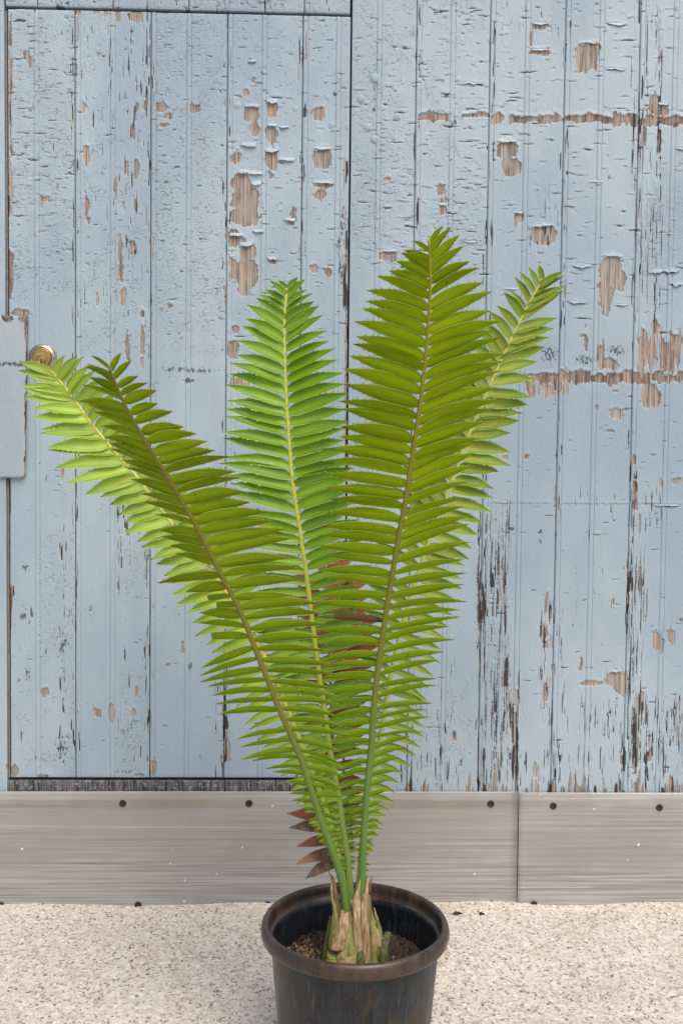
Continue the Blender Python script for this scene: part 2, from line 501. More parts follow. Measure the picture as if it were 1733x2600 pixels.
def patch(cx, cy, ax, ay, tn=None, p=2.6, rag=1.0):
    x, z = Wl(cx, cy)
    a, b = ax * MMPX / 1000, ay * MMPX / 1000
    s = win(x - a * 1.7, x + a * 1.7, z - b * 1.7, z + b * 1.7)
    if s is None: return
    u, v = np.abs((GX[s] - x) / a), np.abs((GZ[s] - z) / b)
    m = min(a, b) * 1000
    d = (1 - (u ** p + v ** p) ** (1 / p)) * m + rag * (ew[s] * min(2.5, m * 0.4) + ew2[s] * min(7.0, m * 0.75) + ewv[s] * min(4.0, m * 0.45) * np.clip(v, 0, 1.2) * (1.6 if cy > 1250 else 1.0))
    peel[s] = np.maximum(peel[s], np.clip(d, -4, 4))
    bigpeel[s] = np.maximum(bigpeel[s], np.clip(d, -4, 4))
    if tn is not None:
        tn = tn * .65 if tn <= 1 else tn
        k = np.clip(d / 2 + 1.2, 0, 1)
        tone[s] = tone[s] * (1 - k) + tn * k


def slit(cx, cy, length, width, tn=None, lean=0.0):
    x, z = Wl(cx, cy)
    L = length * MMPX / 2000; wd = width * MMPX / 2
    s = win(x - 0.008, x + 0.008, z - L, z + L)
    if s is None: return
    t = (GZ[s] - z) / max(L, 1e-4)
    xc = x + lean * (GZ[s] - z) + (vnoise(GZ[s] * 45 + cx, GZ[s] * 0 + cy, 5) - 0.5) * 0.0022
    w = wd * np.clip(1 - t ** 4, 0, 1) * (0.72 + 0.5 * vnoise(GZ[s] * 70 + cy, GZ[s] * 0 + cx, 6))
    d = w - np.abs(GX[s] - xc) * 1000
    d = np.where(np.abs(t) < 1, d, -4)
    peel[s] = np.maximum(peel[s], d)
    if tn is not None: tone[s] = np.where(d > -1, tn, tone[s])


def lip(cx, cy, width, lift, reach, gap=0.8):
    """paint lifting along a short level crack: it stands proud just above the crack and its shade below is painted in as a dark line"""
    x, z = Wl(cx, cy)
    hw = width * MMPX / 2000
    s = win(x - hw, x + hw, z - 0.02, z + 0.03)
    if s is None: return
    t = (GX[s] - x) / hw
    zc = z + (vnoise(GX[s] * 110 + cy, GX[s] * 0 + cx, 8) - 0.5) * 0.0026 + (GX[s] - x) * math.sin(cx * 3.3 + cy) * .07
    e = np.clip(1 - np.abs(t) ** 3, 0, 1)
    dz = (GZ[s] - zc) * 1000
    up = np.where(dz >= 0, lift * np.exp(-dz / reach), 0) * e
    dn = np.where(dz < 0, -0.5 * np.exp(dz / (reach * 1.3)), 0) * e
    ok = bigpeel[s] < -1
    H[s] += np.where(ok, up + dn, 0)
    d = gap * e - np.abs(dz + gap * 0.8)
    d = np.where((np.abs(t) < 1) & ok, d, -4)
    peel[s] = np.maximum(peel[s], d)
    tone[s] = np.where(d > -0.8, -1.0 - (lift > 1.2) * .5, tone[s])  # crack under the lip coloured dark, with the lip's shade painted in


# patches where the paint has come away: centre, half width, half height in photo pixels, tone of the wood
PATCH = [
    (64, 139, 9, 10, .1), (75, 160, 5, 14, .1), (198, 31, 8, 6, .8), (245, 31, 10, 8, .9), (268, 34, 6, 10, .8), (345, 42, 18, 14, 1.), (300, 42, 5, 16, .9),
    (220, 395, 7, 28, .9), (221, 520, 5, 24, .8), (226, 560, 5, 12, .8), (336, 333, 5, 17, .3), (321, 425, 4, 20, .9), (347, 430, 5, 18, .9),
    (344, 522, 4, 18, .9), (293, 482, 3, 30, .6), (304, 640, 6, 42, .9), (339, 630, 9, 16, 1.), (112, 505, 13, 8, .2), (212, 270, 4, 14, .9),
    (347, 268, 4, 10, .9), (367, 267, 4, 10, .9), (413, 272, 14, 9, .9), (430, 293, 9, 9, .8), (416, 318, 12, 4, .5), (497, 275, 12, 9, .7),
    (637, 290, 21, 22, .6), (645, 322, 11, 20, .6), (642, 200, 6, 9, 0), (625, 235, 8, 8, 0), (692, 279, 13, 19, .9), (689, 343, 13, 23, .5), (689, 408, 15, 32, .5), (712, 412, 20, 5, .4),
    (818, 402, 23, 24, .2), (806, 290, 14, 14, .8), (772, 287, 6, 12, .9), (821, 471, 26, 5, .4), (813, 493, 13, 9, .7), (743, 540, 8, 26, .6), (735, 566, 12, 5, .6),
    (795, 684, 14, 8, .6), (830, 689, 10, 11, .6), (600, 400, 12, 16, .5), (607, 465, 26, 22, .8), (622, 505, 34, 26, .9), (622, 553, 33, 20, .6), (596, 605, 17, 22, .8),
    (605, 613, 24, 14, .9), (627, 641, 20, 22, .6), (592, 683, 9, 30, .3), (628, 692, 24, 40, 1.), (618, 737, 14, 14, .9), (691, 665, 12, 7, .3),
    (592, 890, 14, 20, .7), (608, 973, 20, 16, .8), (597, 836, 8, 8, .4), (306, 675, 5, 35, .9), (312, 750, 9, 35, .8), (323, 885, 7, 30, .8),
    (360, 880, 6, 28, .8), (360, 835, 5, 18, .8), (361, 920, 6, 25, .8), (361, 797, 5, 9, .9), (434, 776, 8, 5, .5), (247, 763, 4, 18, .5),
    (156, 1197, 5, 16, .7), (299, 1298, 4, 22, .4), (48, 1730, 5, 8, .9), (111, 1759, 9, 9, .2), (346, 1757, 4, 14, .3), (248, 1812, 9, 12, 1.),
    (283, 1816, 6, 24, .3), (339, 1808, 6, 14, .9), (310, 1862, 4, 8, .8), (33, 1957, 14, 12, .4), (388, 1950, 11, 20, .3), (356, 1970, 13, 6, .5),
    (110, 1972, 18, 5, .3), (570, 1759, 5, 40, .2), (572, 1824, 6, 35, .2), (575, 1900, 9, 40, .2), (425, 1690, 6, 6, 1.), (463, 1640, 4, 12, .5),
    (27, 690, 7, 60, 1.5), (48, 795, 22, 9, .5), (28, 480, 3, 60, 1.), (26, 90, 4, 40, 1.4),
    # the wall to the right of the door
    (1373, 66, 22, 8, .7), (1347, 95, 3, 15, .9), (1370, 132, 22, 6, .8), (1485, 147, 27, 38, .2), (1500, 144, 20, 37, .2), (1290, 380, 28, 22, .3), (1296, 425, 22, 24, .2),
    (1120, 479, 13, 16, .8), (1124, 534, 10, 20, .1), (1315, 554, 12, 16, .8), (1378, 597, 34, 25, .3), (986, 649, 22, 13, .5), (1548, 690, 30, 40, .3), (1536, 740, 18, 50, .6), (1565, 715, 22, 26, .2),
    (1660, 268, 14, 26, 1.4), (1683, 281, 12, 16, 1.), (1671, 362, 5, 35, .8), (1634, 344, 4, 25, .6), (985, 456, 10, 5, .2), (1485, 868, 6, 38, .7), (1478, 852, 10, 5, .5),
    (1661, 837, 11, 20, .8), (1627, 891, 9, 55, .6), (1523, 898, 10, 25, .7), (1539, 925, 26, 16, .7), (1718, 864, 15, 18, .6), (1650, 900, 8, 40, .5), (1690, 905, 9, 36, .7),
    (1646, 1000, 22, 34, .7), (1660, 1013, 14, 20, .6), (1562, 1050, 22, 14, .2), (1562, 994, 8, 3, .5), (1512, 1036, 6, 10, .5), (1334, 1161, 9, 8, .4), (1280, 1163, 6, 5, .4),
    (1713, 1222, 14, 8, .1), (1674, 1224, 6, 15, .2), (1611, 1265, 5, 48, 1.8), (1544, 1094, 10, 4, .3), (1608, 1168, 4, 10, 1.8),
    (1225, 1548, 12, 28, .1), (1248, 1464, 4, 17, .8), (1282, 1715, 9, 30, .5), (1305, 1893, 7, 60, .1), 
    (1581, 1931, 8, 20, .1), (1611, 1870, 9, 110, .3),
    (1627, 1786, 7, 38, .4), (1644, 1923, 9, 13, .2), (1562, 1722, 30, 20, .1), (1570, 1748, 18, 16, .1), (1500, 1735, 30, 5, .1), (1669, 1630, 16, 26, .2), (1699, 1617, 9, 20, .2),
    (1726, 1575, 10, 7, .2), (1378, 1617, 9, 28, .1), (1472, 1690, 5, 16, .6), (1554, 1529, 6, 13, .2), (1386, 1525, 4, 24, .2), (1382, 1765, 6, 24, .2), (1309, 1775, 6, 14, .4),
    (1598, 1480, 7, 24, .3), (1356, 1960, 5, 16, .4), (1150, 1870, 5, 10, .8), 
]
for a in PATCH: patch(*a)
# two level bands left bare by battens
for (x0, x1, y0, y1, tn) in [(1063, 1125, 285, 312, 1.), (1172, 1230, 287, 300, .8), (1249, 1272, 283, 318, 1.), (1292, 1332, 288, 320, .8), (1338, 1424, 290, 315, .9),
                             (1440, 1516, 289, 314, .9), (1528, 1608, 291, 320, .9), (1625, 1733, 292, 322, 1.5)]:
    for k in range(int((x1 - x0) / 14) + 1):
        patch(x0 + 7 + k * 14, (y0 + y1) / 2 + random.uniform(-2, 2), 10, (y1 - y0) / 2 * random.uniform(.45, 1.0), random.choice([tn, 1.5, 1.1, 1.6]), 4, 0.9)
for px in range(1335, 1740, 13):
    patch(px, 960 + random.uniform(-3, 3), 10, 15 * random.uniform(.6, 1.15), random.choice([1.5, 1.6, 1.4, 1.1]), 4, 0.9)
for k in range(26): slit(random.uniform(1328, 1440), 985 + random.uniform(-6, 10), random.uniform(20, 55), random.uniform(3, 7), .6)
for k in range(46): slit(random.uniform(1622, 1730), 905 + random.uniform(-30, 10), random.uniform(50, 110), random.uniform(3, 8), .7)
# long cracks along the grain: region, count, length, width
SL = [(196, 288, 70, 820, 46, 15, 60, 1.2, 2.6), (296, 380, 50, 830, 66, 15, 70, 1.2, 3.2), (296, 380, 1290, 1520, 44, 15, 55, 1.2, 2.4), (150, 188, 1380, 1960, 40, 15, 60, 1.2, 2.8),
      (545, 575, 1690, 1970, 26, 20, 70, 1.2, 3.0), (24, 90, 1500, 1960, 16, 10, 40, 1.4, 3.5), (298, 380, 1640, 1960, 26, 15, 60, 1.2, 3.2), (100, 188, 60, 620, 26, 10, 30, 1.2, 2.4),
      (1208, 1238, 1290, 2000, 36, 60, 260, 1.2, 2.3), (1243, 1292, 1280, 2000, 80, 60, 260, 1.2, 2.1), (1290, 1325, 1720, 2005, 20, 30, 100, 1.5, 3.5), (1365, 1440, 1540, 1960, 44, 30, 100, 1.1, 2.6),
      (1465, 1565, 1785, 1865, 44, 20, 60, 1.1, 2.0), (1635, 1733, 1785, 1905, 70, 30, 90, 1.1, 2.4), (1590, 1640, 1430, 2000, 60, 40, 180, 1.2, 3.0), (1600, 1680, 0, 800, 60, 50, 190, 1.1, 2.5),
      (1000, 1733, 1900, 2010, 150, 15, 80, 1.2, 2.8), (1620, 1680, 1240, 1340, 14, 20, 60, 1.4, 3.0), (1040, 1205, 1680, 1900, 30, 20, 60, 1.3, 2.6), (1300, 1440, 480, 640, 20, 15, 60, 1.2, 2.2),
      (30, 880, 850, 1950, 50, 8, 30, 1.2, 2.4), (1440, 1600, 1250, 1700, 22, 12, 50, 1.2, 2.4), (1250, 1420, 0, 120, 14, 15, 60, 1.2, 2.2), (0, 880, 0, 26, 26, 10, 26, 1.5, 3.0)]
for (x0, x1, y0, y1, n, l0, l1, w0, w1) in SL:
    for k in range(n):
        slit(random.uniform(x0, x1), random.uniform(y0, y1), random.uniform(l0, l1), random.uniform(w0, w1), random.choice([-2, -2, -1.6, -1.3, .3]), random.uniform(-.02, .02))
for (cx_, hw_, n_) in [(1255, 36, 16), (1190, 10, 5), (1401, 12, 7), (1445, 24, 9), (1481, 12, 7), (1569, 12, 7), (1703, 28, 13), (1040, 14, 7), (1075, 12, 7), (1620, 16, 8), (1350, 20, 5), (1520, 16, 4)]:
    for k in range(n_):
        d_ = random.uniform(-1, 1)
        slit(cx_ + d_ * hw_, 2012, random.uniform(40, 110) * (1.2 - abs(d_)), random.uniform(4, 9), random.choice([.1, .2, .3, -1.6]))
for k in range(34): slit(random.uniform(872, 882), random.uniform(360, 1250), random.uniform(30, 120), random.uniform(2.5, 7), random.choice([.6, -2, .3, -1.4, .9]))
for k in range(14): slit(random.uniform(22, 30), random.uniform(30, 1900), random.uniform(30, 150), random.uniform(3, 7), random.choice([1., 1.6, -2]))
for g in DOOR_PX[1:-1] + WALL_PX[1:-1]:
    for k in range(46):
        y = random.uniform(20, 2000)
        slit(g - (y - 500) * (g - 300) / 1340 * 0.026 + random.uniform(-12, 9), y, random.uniform(12, 80), random.uniform(1.2, 3.6), random.choice([-2, -2, -1.5, .6]))
# short level cracks with lifted edges
LP = [(895, 1050, 30, 700, 90, 12, 40, 1.6), (1058, 1235, 10, 700, 130, 10, 42, 2.0), (1244, 1425, 30, 760, 64, 12, 44, 2.2), (1434, 1612, 30, 780, 60, 14, 50, 2.4), (1625, 1733, 30, 860, 38, 14, 50, 2.6),
      (1244, 1733, 990, 1340, 34, 10, 34, 1.6), (578, 880, 50, 900, 170, 9, 32, 2.0), (386, 572, 50, 880, 150, 6, 20, 1.4), (24, 188, 30, 700, 110, 10, 44, 1.4), (196, 380, 50, 900, 60, 6, 20, 1.4),
      (24, 880, 880, 1950, 150, 6, 20, 1.3), (1000, 1733, 1300, 1960, 70, 8, 30, 1.4), (0, 1733, 0, 30, 40, 10, 30, 1.5)]
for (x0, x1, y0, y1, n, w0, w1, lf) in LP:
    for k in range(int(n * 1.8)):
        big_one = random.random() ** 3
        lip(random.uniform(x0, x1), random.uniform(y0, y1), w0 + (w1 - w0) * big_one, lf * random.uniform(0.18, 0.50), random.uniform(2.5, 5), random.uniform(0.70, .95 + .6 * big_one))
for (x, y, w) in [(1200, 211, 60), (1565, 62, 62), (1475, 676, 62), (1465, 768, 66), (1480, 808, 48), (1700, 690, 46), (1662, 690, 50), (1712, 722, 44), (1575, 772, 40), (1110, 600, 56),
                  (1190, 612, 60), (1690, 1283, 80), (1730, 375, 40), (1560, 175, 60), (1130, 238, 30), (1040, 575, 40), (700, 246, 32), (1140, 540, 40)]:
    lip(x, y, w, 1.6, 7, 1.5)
# a straight crease across the right-hand boards, and grime
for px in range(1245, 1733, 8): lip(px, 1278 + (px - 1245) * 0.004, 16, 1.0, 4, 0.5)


def smear(cx, cy, ax, ay, amt):
    x, z = Wl(cx, cy); a, b = ax * MMPX / 1000, ay * MMPX / 1000
    s = win(x - 2 * a, x + 2 * a, z - 2 * b, z + 2 * b)
    if s is None: return
    d = np.exp(-(((GX[s] - x) / a) ** 2 + ((GZ[s] - z) / b) ** 2))
    grime[s] = np.maximum(grime[s], d * amt)


for a in [(440, 937, 40, 9, .62), (500, 940, 50, 8, .60), (480, 965, 16, 10, .75), (1393, 898, 30, 28, .60), (1481, 914, 36, 16, .62), (1562, 891, 34, 18, .62), (1690, 880, 20, 16, .55), (1660, 906, 18, 16, .55),
          (160, 1640, 22, 60, .50), (160, 1900, 26, 50, .52), (60, 1560, 14, 24, .52), (70, 1710, 12, 40, .40), (230, 1550, 20, 30, .42), (570, 1850, 10, 90, .50), (870, 560, 12, 60, .58), (866, 680, 12, 50, .56),
          (860, 620, 8, 40, .55), (325, 1960, 60, 10, .35), (850, 238, 7, 7, .85), (831, 247, 4, 4, .8), (948, 278, 5, 6, .95), (1545, 451, 6, 6, .9), (1297, 1343, 7, 6, .9), (1370, 1350, 6, 7, .9), (1370, 1374, 5, 10, .8),
          (63, 1440, 12, 14, .6), (480, 1690, 10, 20, .5), (1480, 1735, 30, 8, .4), (951, 215, 18, 14, .52), (950, 250, 6, 60, .5), (1212, 1500, 8, 200, .38), (1150, 310, 16, 14, .62)]:
    smear(*a)
crk = np.zeros((NZR, NXR), np.float32)
for (x0, x1, y0, y1, amt) in [(20, 190, 20, 760, .85), (196, 380, 40, 900, .55), (386, 575, 50, 900, .8), (575, 884, 40, 900, .55), (890, 1054, 0, 700, .75), (1054, 1240, 0, 700, .55), (0, 890, 0, 30, .9),
                              (1610, 1740, 0, 800, .5), (100, 190, 1350, 1960, .7), (20, 90, 1650, 1960, .6), (296, 382, 1250, 1960, .6), (1640, 1733, 480, 700, .8), (890, 1240, 1750, 2000, .5)]:
    (xa, za), (xb, zb) = Wl(x0, y1), Wl(x1, y0)
    s = win(xa, xb, za, zb)
    crk[s] = np.maximum(crk[s], amt * (0.55 + 0.9 * (fbm(GX[s] * 7, ZO[s] * 4, 31, 2))))
up_lift = np.zeros_like(H)                           # the film stands off the wood along the upper edge of what is bare
bare_m = (bigpeel > 0.15).astype(np.float32)
for k in range(1, 6):
    up_lift[k:] = np.maximum(up_lift[k:], bare_m[:-k] * (1.5 - 0.25 * k))
wide = np.zeros_like(H)
for k in (2, 4): wide[k:] += bare_m[:-k]
H += np.where(peel <= 0.15, up_lift, 0)
# relief of the film: thin where gone, lifting at its broken edges
H += np.where(peel > -0.2, -1.2, 0) + np.where(peel <= -0.2, 0.55 * np.exp((peel + 0.2) / 1.6), 0)
H += (fbm(GX * 22, ZO * 9, 41, 2) - 0.5) * 0.7
print('fields ready')


def samp(A, xs, zs):
    """bilinear reading of a field on a grid; outside its bounds it is mirrored"""
    def ax(c, lo, hi, n):
        t = (np.asarray(c) - lo) / (hi - lo)
        t = np.abs(t); t = np.where((np.floor(t) % 2) == 0, t % 1, 1 - t % 1)
        f = t * (n - 1.001); i = f.astype(int)
        return i, (f - i).astype(np.float32)
    i, fx = ax(xs, RX0, RX1, NXR); j, fz = ax(zs, RZ0, RZ1, NZR)
    a = A[np.ix_(j, i)] * (1 - fx) + A[np.ix_(j, i + 1)] * fx
    b = A[np.ix_(j + 1, i)] * (1 - fx) + A[np.ix_(j + 1, i + 1)] * fx
    return a * (1 - fz)[:, None] + b * fz[:, None]


def sym(a, c, w):
    return np.exp(-(((a - c) / w) ** 2))


def plank_mesh(x0, x1, z0, z1, bead=None, fine=True, off=0.0, edge_bead=True, depth=0.020, wear=True):
    g = 0.0006
    xa, xb = x0 + g, x1 - g
    step = 0.008 if not fine else (0.0013 if x0 > wall_x[1] else 0.0016)
    pts = [np.linspace(xa, xb, max(4, int((xb - xa) / step)))]
    centres = ([(bead, 0.0052)] if bead is not None else []) + ([(x0 + 0.0060, 0.0050)] if edge_bead else [])
    for c, hw in centres:
        pts.append(np.linspace(c - hw - 0.0025, c + hw + 0.0025, 19))
    pts.append(xa + np.array([0.0004, 0.0009, 0.0016])); pts.append(xb - np.array([0.0004, 0.0009, 0.0016]))
    xs = np.unique(np.clip(np.concatenate(pts), xa, xb).round(5))
    if fine:
        top = min(z1, 2.06)
        zs = np.linspace(z0, top, max(6, int((top - z0) / 0.0021)))
        if z1 > top: zs = np.concatenate([zs, np.linspace(top, z1, 30)[1:]])
    else:
        zs = np.linspace(z0, z1, 90)
    h = np.zeros(len(xs))
    h -= 1.4 * np.exp(-(xs - xa) / 0.0007) + 1.4 * np.exp(-(xb - xs) / 0.0007)
    for c, hw in centres:
        h -= 1.5 * sym(xs, c - hw, 0.0010) + 1.5 * sym(xs, c + hw, 0.0010)
        h += 0.7 * np.clip(1 - ((xs - c) / hw) ** 2, 0, 1)
    h = np.broadcast_to(h[None, :], (len(zs), len(xs))).copy()
    at = {}
    fields = (('peel', peel), ('tone', tone), ('grime', grime), ('crk', crk))
    hh = samp(H, xs, zs)
    h += hh
    h -= 1.2 * np.exp(-(zs - z0) / 0.002)[:, None] + 1.2 * np.exp(-(z1 - zs) / 0.002)[:, None]
    for k, A in fields: at[k] = samp(A, xs, zs).ravel()
    X, Z = np.meshgrid(xs, zs)
    V = np.stack([X, off - h / 1000, Z], -1).reshape(-1, 3)
    nx, nz = len(xs), len(zs)
    Q = grid_quads(nx, nz)
    idx = np.arange(nx * nz).reshape(nz, nx)
    loop = np.concatenate([idx[0, :], idx[1:, -1], idx[-1, -2::-1], idx[-2:0:-1, 0]])
    fr = V[loop]; bk = fr.copy(); bk[:, 1] = off + depth
    n0, m = len(V), len(loop)
    k = np.arange(m); k2 = (k + 1) % m
    SQ = np.stack([n0 + k, n0 + m + k, n0 + m + k2, n0 + k2], -1)
    V = np.concatenate([V, fr, bk])
    for kk in at: at[kk] = np.concatenate([at[kk], np.tile(at[kk][loop], 2)])
    sm = np.concatenate([np.ones(len(Q), bool), np.zeros(len(SQ), bool)])
    return mesh_np('plank', V, np.concatenate([Q, SQ]), smooth=sm, attrs=at)


# ------------------------------------------------------------------ ground
def ground_h(x, y):
    return (fbm(x * 5, y * 5, 61, 4) - 0.5) * 0.015


xs = np.concatenate([np.linspace(-30, -1.6, 12), np.linspace(-1.5, 1.7, 161), np.linspace(1.8, 30, 12)])
ys = np.concatenate([np.linspace(-40, -1.4, 14), np.linspace(-1.3, 0.04, 68)])
X, Y = np.meshgrid(xs, ys)
Zg = ground_h(X, Y) * np.clip(1.6 - np.maximum(np.abs(X) - 1.0, 0), 0, 1)
gnd = link('pavement', mesh_np('pavement', np.stack([X, Y, Zg], -1).reshape(-1, 3), grid_quads(len(xs), len(ys))), M['concrete'])
tag(gnd, kind='structure')
# stone chips standing proud of the worn surface
NCH = 30000
cx = RNG.uniform(-1.25, 1.35, NCH); cy = RNG.uniform(-1.0, -0.012, NCH)
cr_ = RNG.uniform(0.0010, 0.0030, NCH) * RNG.uniform(0.7, 1.25, NCH)
rot = RNG.uniform(0, 6.28, NCH); asp = RNG.uniform(0.6, 1.0, NCH)
ang = np.linspace(0, 2 * np.pi, 6)[:-1]
rr = RNG.uniform(0.75, 1.2, (NCH, 5))
ex = np.cos(ang)[None] * rr * cr_[:, None]; ey = np.sin(ang)[None] * rr * (cr_ * asp)[:, None]
vx = cx[:, None] + ex * np.cos(rot)[:, None] - ey * np.sin(rot)[:, None]
vy = cy[:, None] + ex * np.sin(rot)[:, None] + ey * np.cos(rot)[:, None]
zb = ground_h(cx, cy)
vz = np.repeat((zb - 0.0006)[:, None], 5, 1)
ring = np.stack([vx, vy, vz], -1)
ringt = np.stack([cx[:, None] + (vx - cx[:, None]) * .72, cy[:, None] + (vy - cy[:, None]) * .72, vz + 0.0006 + (cr_ * 0.35)[:, None]], -1)
V = np.concatenate([ring, ringt], 1).reshape(-1, 3)
b0 = (np.arange(NCH) * 10)[:, None]
k = np.arange(5)[None]; k2 = (k + 1) % 5
Q = np.stack([b0 + k, b0 + k2, b0 + 5 + k2, b0 + 5 + k], -1).reshape(-1, 4)
T = np.concatenate([np.stack([b0[:, 0] + 5, b0[:, 0] + 6, b0[:, 0] + 7], -1), np.stack([b0[:, 0] + 5, b0[:, 0] + 7, b0[:, 0] + 8], -1), np.stack([b0[:, 0] + 5, b0[:, 0] + 8, b0[:, 0] + 9], -1)])
pal = np.array([(.70, .65, .58), (.62, .53, .43), (.80, .77, .72), (.38, .26, .18), (.30, .22, .17), (.10, .085, .075), (.52, .42, .33), (.43, .22, .12), (.045, .04, .04)])
pk = RNG.choice(9, NCH, p=[.16, .15, .19, .15, .11, .09, .08, .04, .03])
tint = np.repeat(pal[pk] * RNG.uniform(.85, 1.15, (NCH, 1)), 10, 0)
ch = link('stone_chips', mesh_np('stone_chips', V, Q, T, smooth=False, attrs={'tint': tint}), M['chip'], gnd)
tag(ch, kind='stuff')

# ------------------------------------------------------------------ wall and door
Z_DOOR_TOP = Wl(450, 28)[1]
Z_DOOR_BOT = Wl(300, 1977)[1]
Z_PLATE_TOP = Wl(866, 2008)[1]
Z_TOP = 2.9
wall = empty('plank_wall', (0, 0.02, 0))
tag(wall, 'weathered wall of upright planks with flaking pale blue paint round the door', 'wall', kind='thing')
door = empty('wicket_gate', (0, 0.01, Z_DOOR_BOT))
tag(door, 'narrow plank door with flaking pale blue paint and a round brass lock', 'door', kind='thing')

planks = []
for i in range(5):
    x0, x1 = wall_x[i], wall_x[i + 1]
    if i == 0: x0 += 0.0006
    bead = Wl(WALL_BEAD[i], 300)[0]
    o = link('plank', plank_mesh(x0, x1, Z_PLATE_TOP - 0.06, Z_TOP, bead, off=random.uniform(-.0006, .0006), edge_bead=i > 0), M['paint'], wall)
    planks.append((x0, x1, o))
for i in range(5, 11):
    x0 = wall_x[5] + (i - 5) * PL
    link('plank', plank_mesh(x0, x0 + PL, Z_PLATE_TOP - 0.06, Z_TOP, x0 + PL / 2, fine=False), M['paint'], wall)
xl = Wl(13, 500)[0]
for i in range(7):
    x1 = xl - i * PL
    link('plank', plank_mesh(x1 - PL, x1, Z_PLATE_TOP - 0.06, Z_TOP, x1 - PL / 2, fine=(i == 0), edge_bead=False), M['paint'], wall)
ab = [Wl(p, 10)[0] for p in (13, 95, 287, 479, 672, 772, 889)]
for i in range(6):
    o = link('plank', plank_mesh(ab[i], ab[i + 1], Z_DOOR_TOP + 0.0035, Z_TOP, (ab[i] + ab[i + 1]) / 2 if ab[i + 1] - ab[i] > 0.12 else None, off=random.uniform(-.0005, .0005)), M['paint'], wall)
dplanks = []
for i in range(5):
    x0, x1 = door_x[i], door_x[i + 1]
    bead = Wl(DOOR_BEAD[i], 500)[0]
    o = link('plank', plank_mesh(x0, x1, Z_DOOR_BOT + 0.002, Z_DOOR_TOP - 0.0025, bead, off=0.0022 + random.uniform(-.0005, .0005), edge_bead=i > 0), M['paint'], door)
    dplanks.append((x0, x1, o))
v, f = box_arrays(xl - 7 * PL, wall_x[5] + 6 * PL, 0.0205, 0.06, 0.0, Z_TOP)
link('backing', mesh_np('backing', v, f, smooth=False), M['dark'], wall)
# door stop lath standing in the gap on the left, sill under the door
v, f = box_arrays(Wl(15.2, 900)[0], Wl(19.2, 900)[0], 0.0075, 0.0200, Z_DOOR_BOT, Z_DOOR_TOP - 0.004)
link('stop_lath', mesh_np('stop_lath', v, f, smooth=False), plain('bare_grey_lath', (0.24, 0.22, 0.21), 0.7, 0, .5), wall)
sx0 = xl
sxs = [xl, Wl(84, 1990)[0], Wl(275, 1990)[0], Wl(420, 1990)[0], Wl(570, 1990)[0], Wl(700, 1990)[0], wall_x[0]]
for a, b in zip(sxs[:-1], sxs[1:]):
    xg = np.linspace(a + .0008, b - .0008, 40); zg = np.linspace(Z_PLATE_TOP - 0.05, Z_DOOR_BOT - 0.0055, 28)
    XX, ZZ = np.meshgrid(xg, zg)
    yy = 0.0030 - (fbm(XX * 190, ZZ * 60, 71, 3) - .5) * 0.0030
    V = np.stack([XX, yy, ZZ], -1).reshape(-1, 3)
    top = np.stack([xg, np.full(40, 0.0200), np.full(40, zg[-1])], -1)
    Q = grid_quads(40, 28)
    n0 = len(V); kk = np.arange(39)
    Q = np.concatenate([Q, np.stack([27 * 40 + kk, 27 * 40 + kk + 1, n0 + kk + 1, n0 + kk], -1)])
    link('sill_board', mesh_np('sill_board', np.concatenate([V, top]), Q), M['sill'], wall)


def which(x, z):
    lst = dplanks if (door_x[0] < x < door_x[-1] and z < Z_DOOR_TOP) else planks
    for a, b, o in lst:
        if a <= x <= b: return o
    return lst[-1][2]


# curled flakes of paint
def flake(px, py, wpx, hpx, lift):
    """a tongue of paint fixed along its upper edge, curling out at its ragged lower edge (px, py)"""
    x, z = Wl(px, py)
    w, hgt = wpx * MMPX / 1000, hpx * MMPX / 1000 * .62
    lift = lift * .62
    nu, nv = 15, 7
    u = np.linspace(-.5, .5, nu); v = np.linspace(0, 1, nv)
    U, Vv = np.meshgrid(u, v)
    a_ = np.abs(U) * 2
    rag = (fbm(U * 6 + px, U * 0 + py, 77, 3) - .5) * hgt * .9 + hgt * .30 * a_ ** 3
    Zc = z + (1 - Vv) * hgt + Vv * rag * (.3 + .7 * Vv)
    skew = 1 + .5 * math.sin(px * 1.7) * U * 2
    Yc = 0.0018 * (1 - Vv) ** 2 + .0012 * a_ ** 4 - 0.0002 - lift * .52 * Vv ** 1.5 * np.clip(1 - a_ ** 2.5, 0, 1) * skew - 0.0004 * fbm(U * 9 + px, Vv * 4, 5, 2)
    Xc = x + U * w
    fr = np.stack([Xc, Yc - 0.0002, Zc], -1).reshape(-1, 3); bk = np.stack([Xc, Yc + 0.0004, Zc], -1).reshape(-1, 3)
    Q = grid_quads(nu, nv)[:, ::-1]
    n = len(fr); idx = np.arange(n).reshape(nv, nu)
    loop = np.concatenate([idx[0], idx[1:, -1], idx[-1, -2::-1], idx[-2:0:-1, 0]])
    l2 = np.roll(loop, -1)
    Q = np.concatenate([Q, Q[:, ::-1] + n, np.stack([loop, l2, l2 + n, loop + n], -1)])
    nn = 2 * n
    at = {'peel': np.full(nn, -1.8), 'tone': np.zeros(nn), 'grime': np.zeros(nn), 'crk': np.zeros(nn)}
    own = which(x, z)
    return link('paint_flake', mesh_np('paint_flake', np.concatenate([fr, bk]), Q, attrs=at), M['paint'], own)


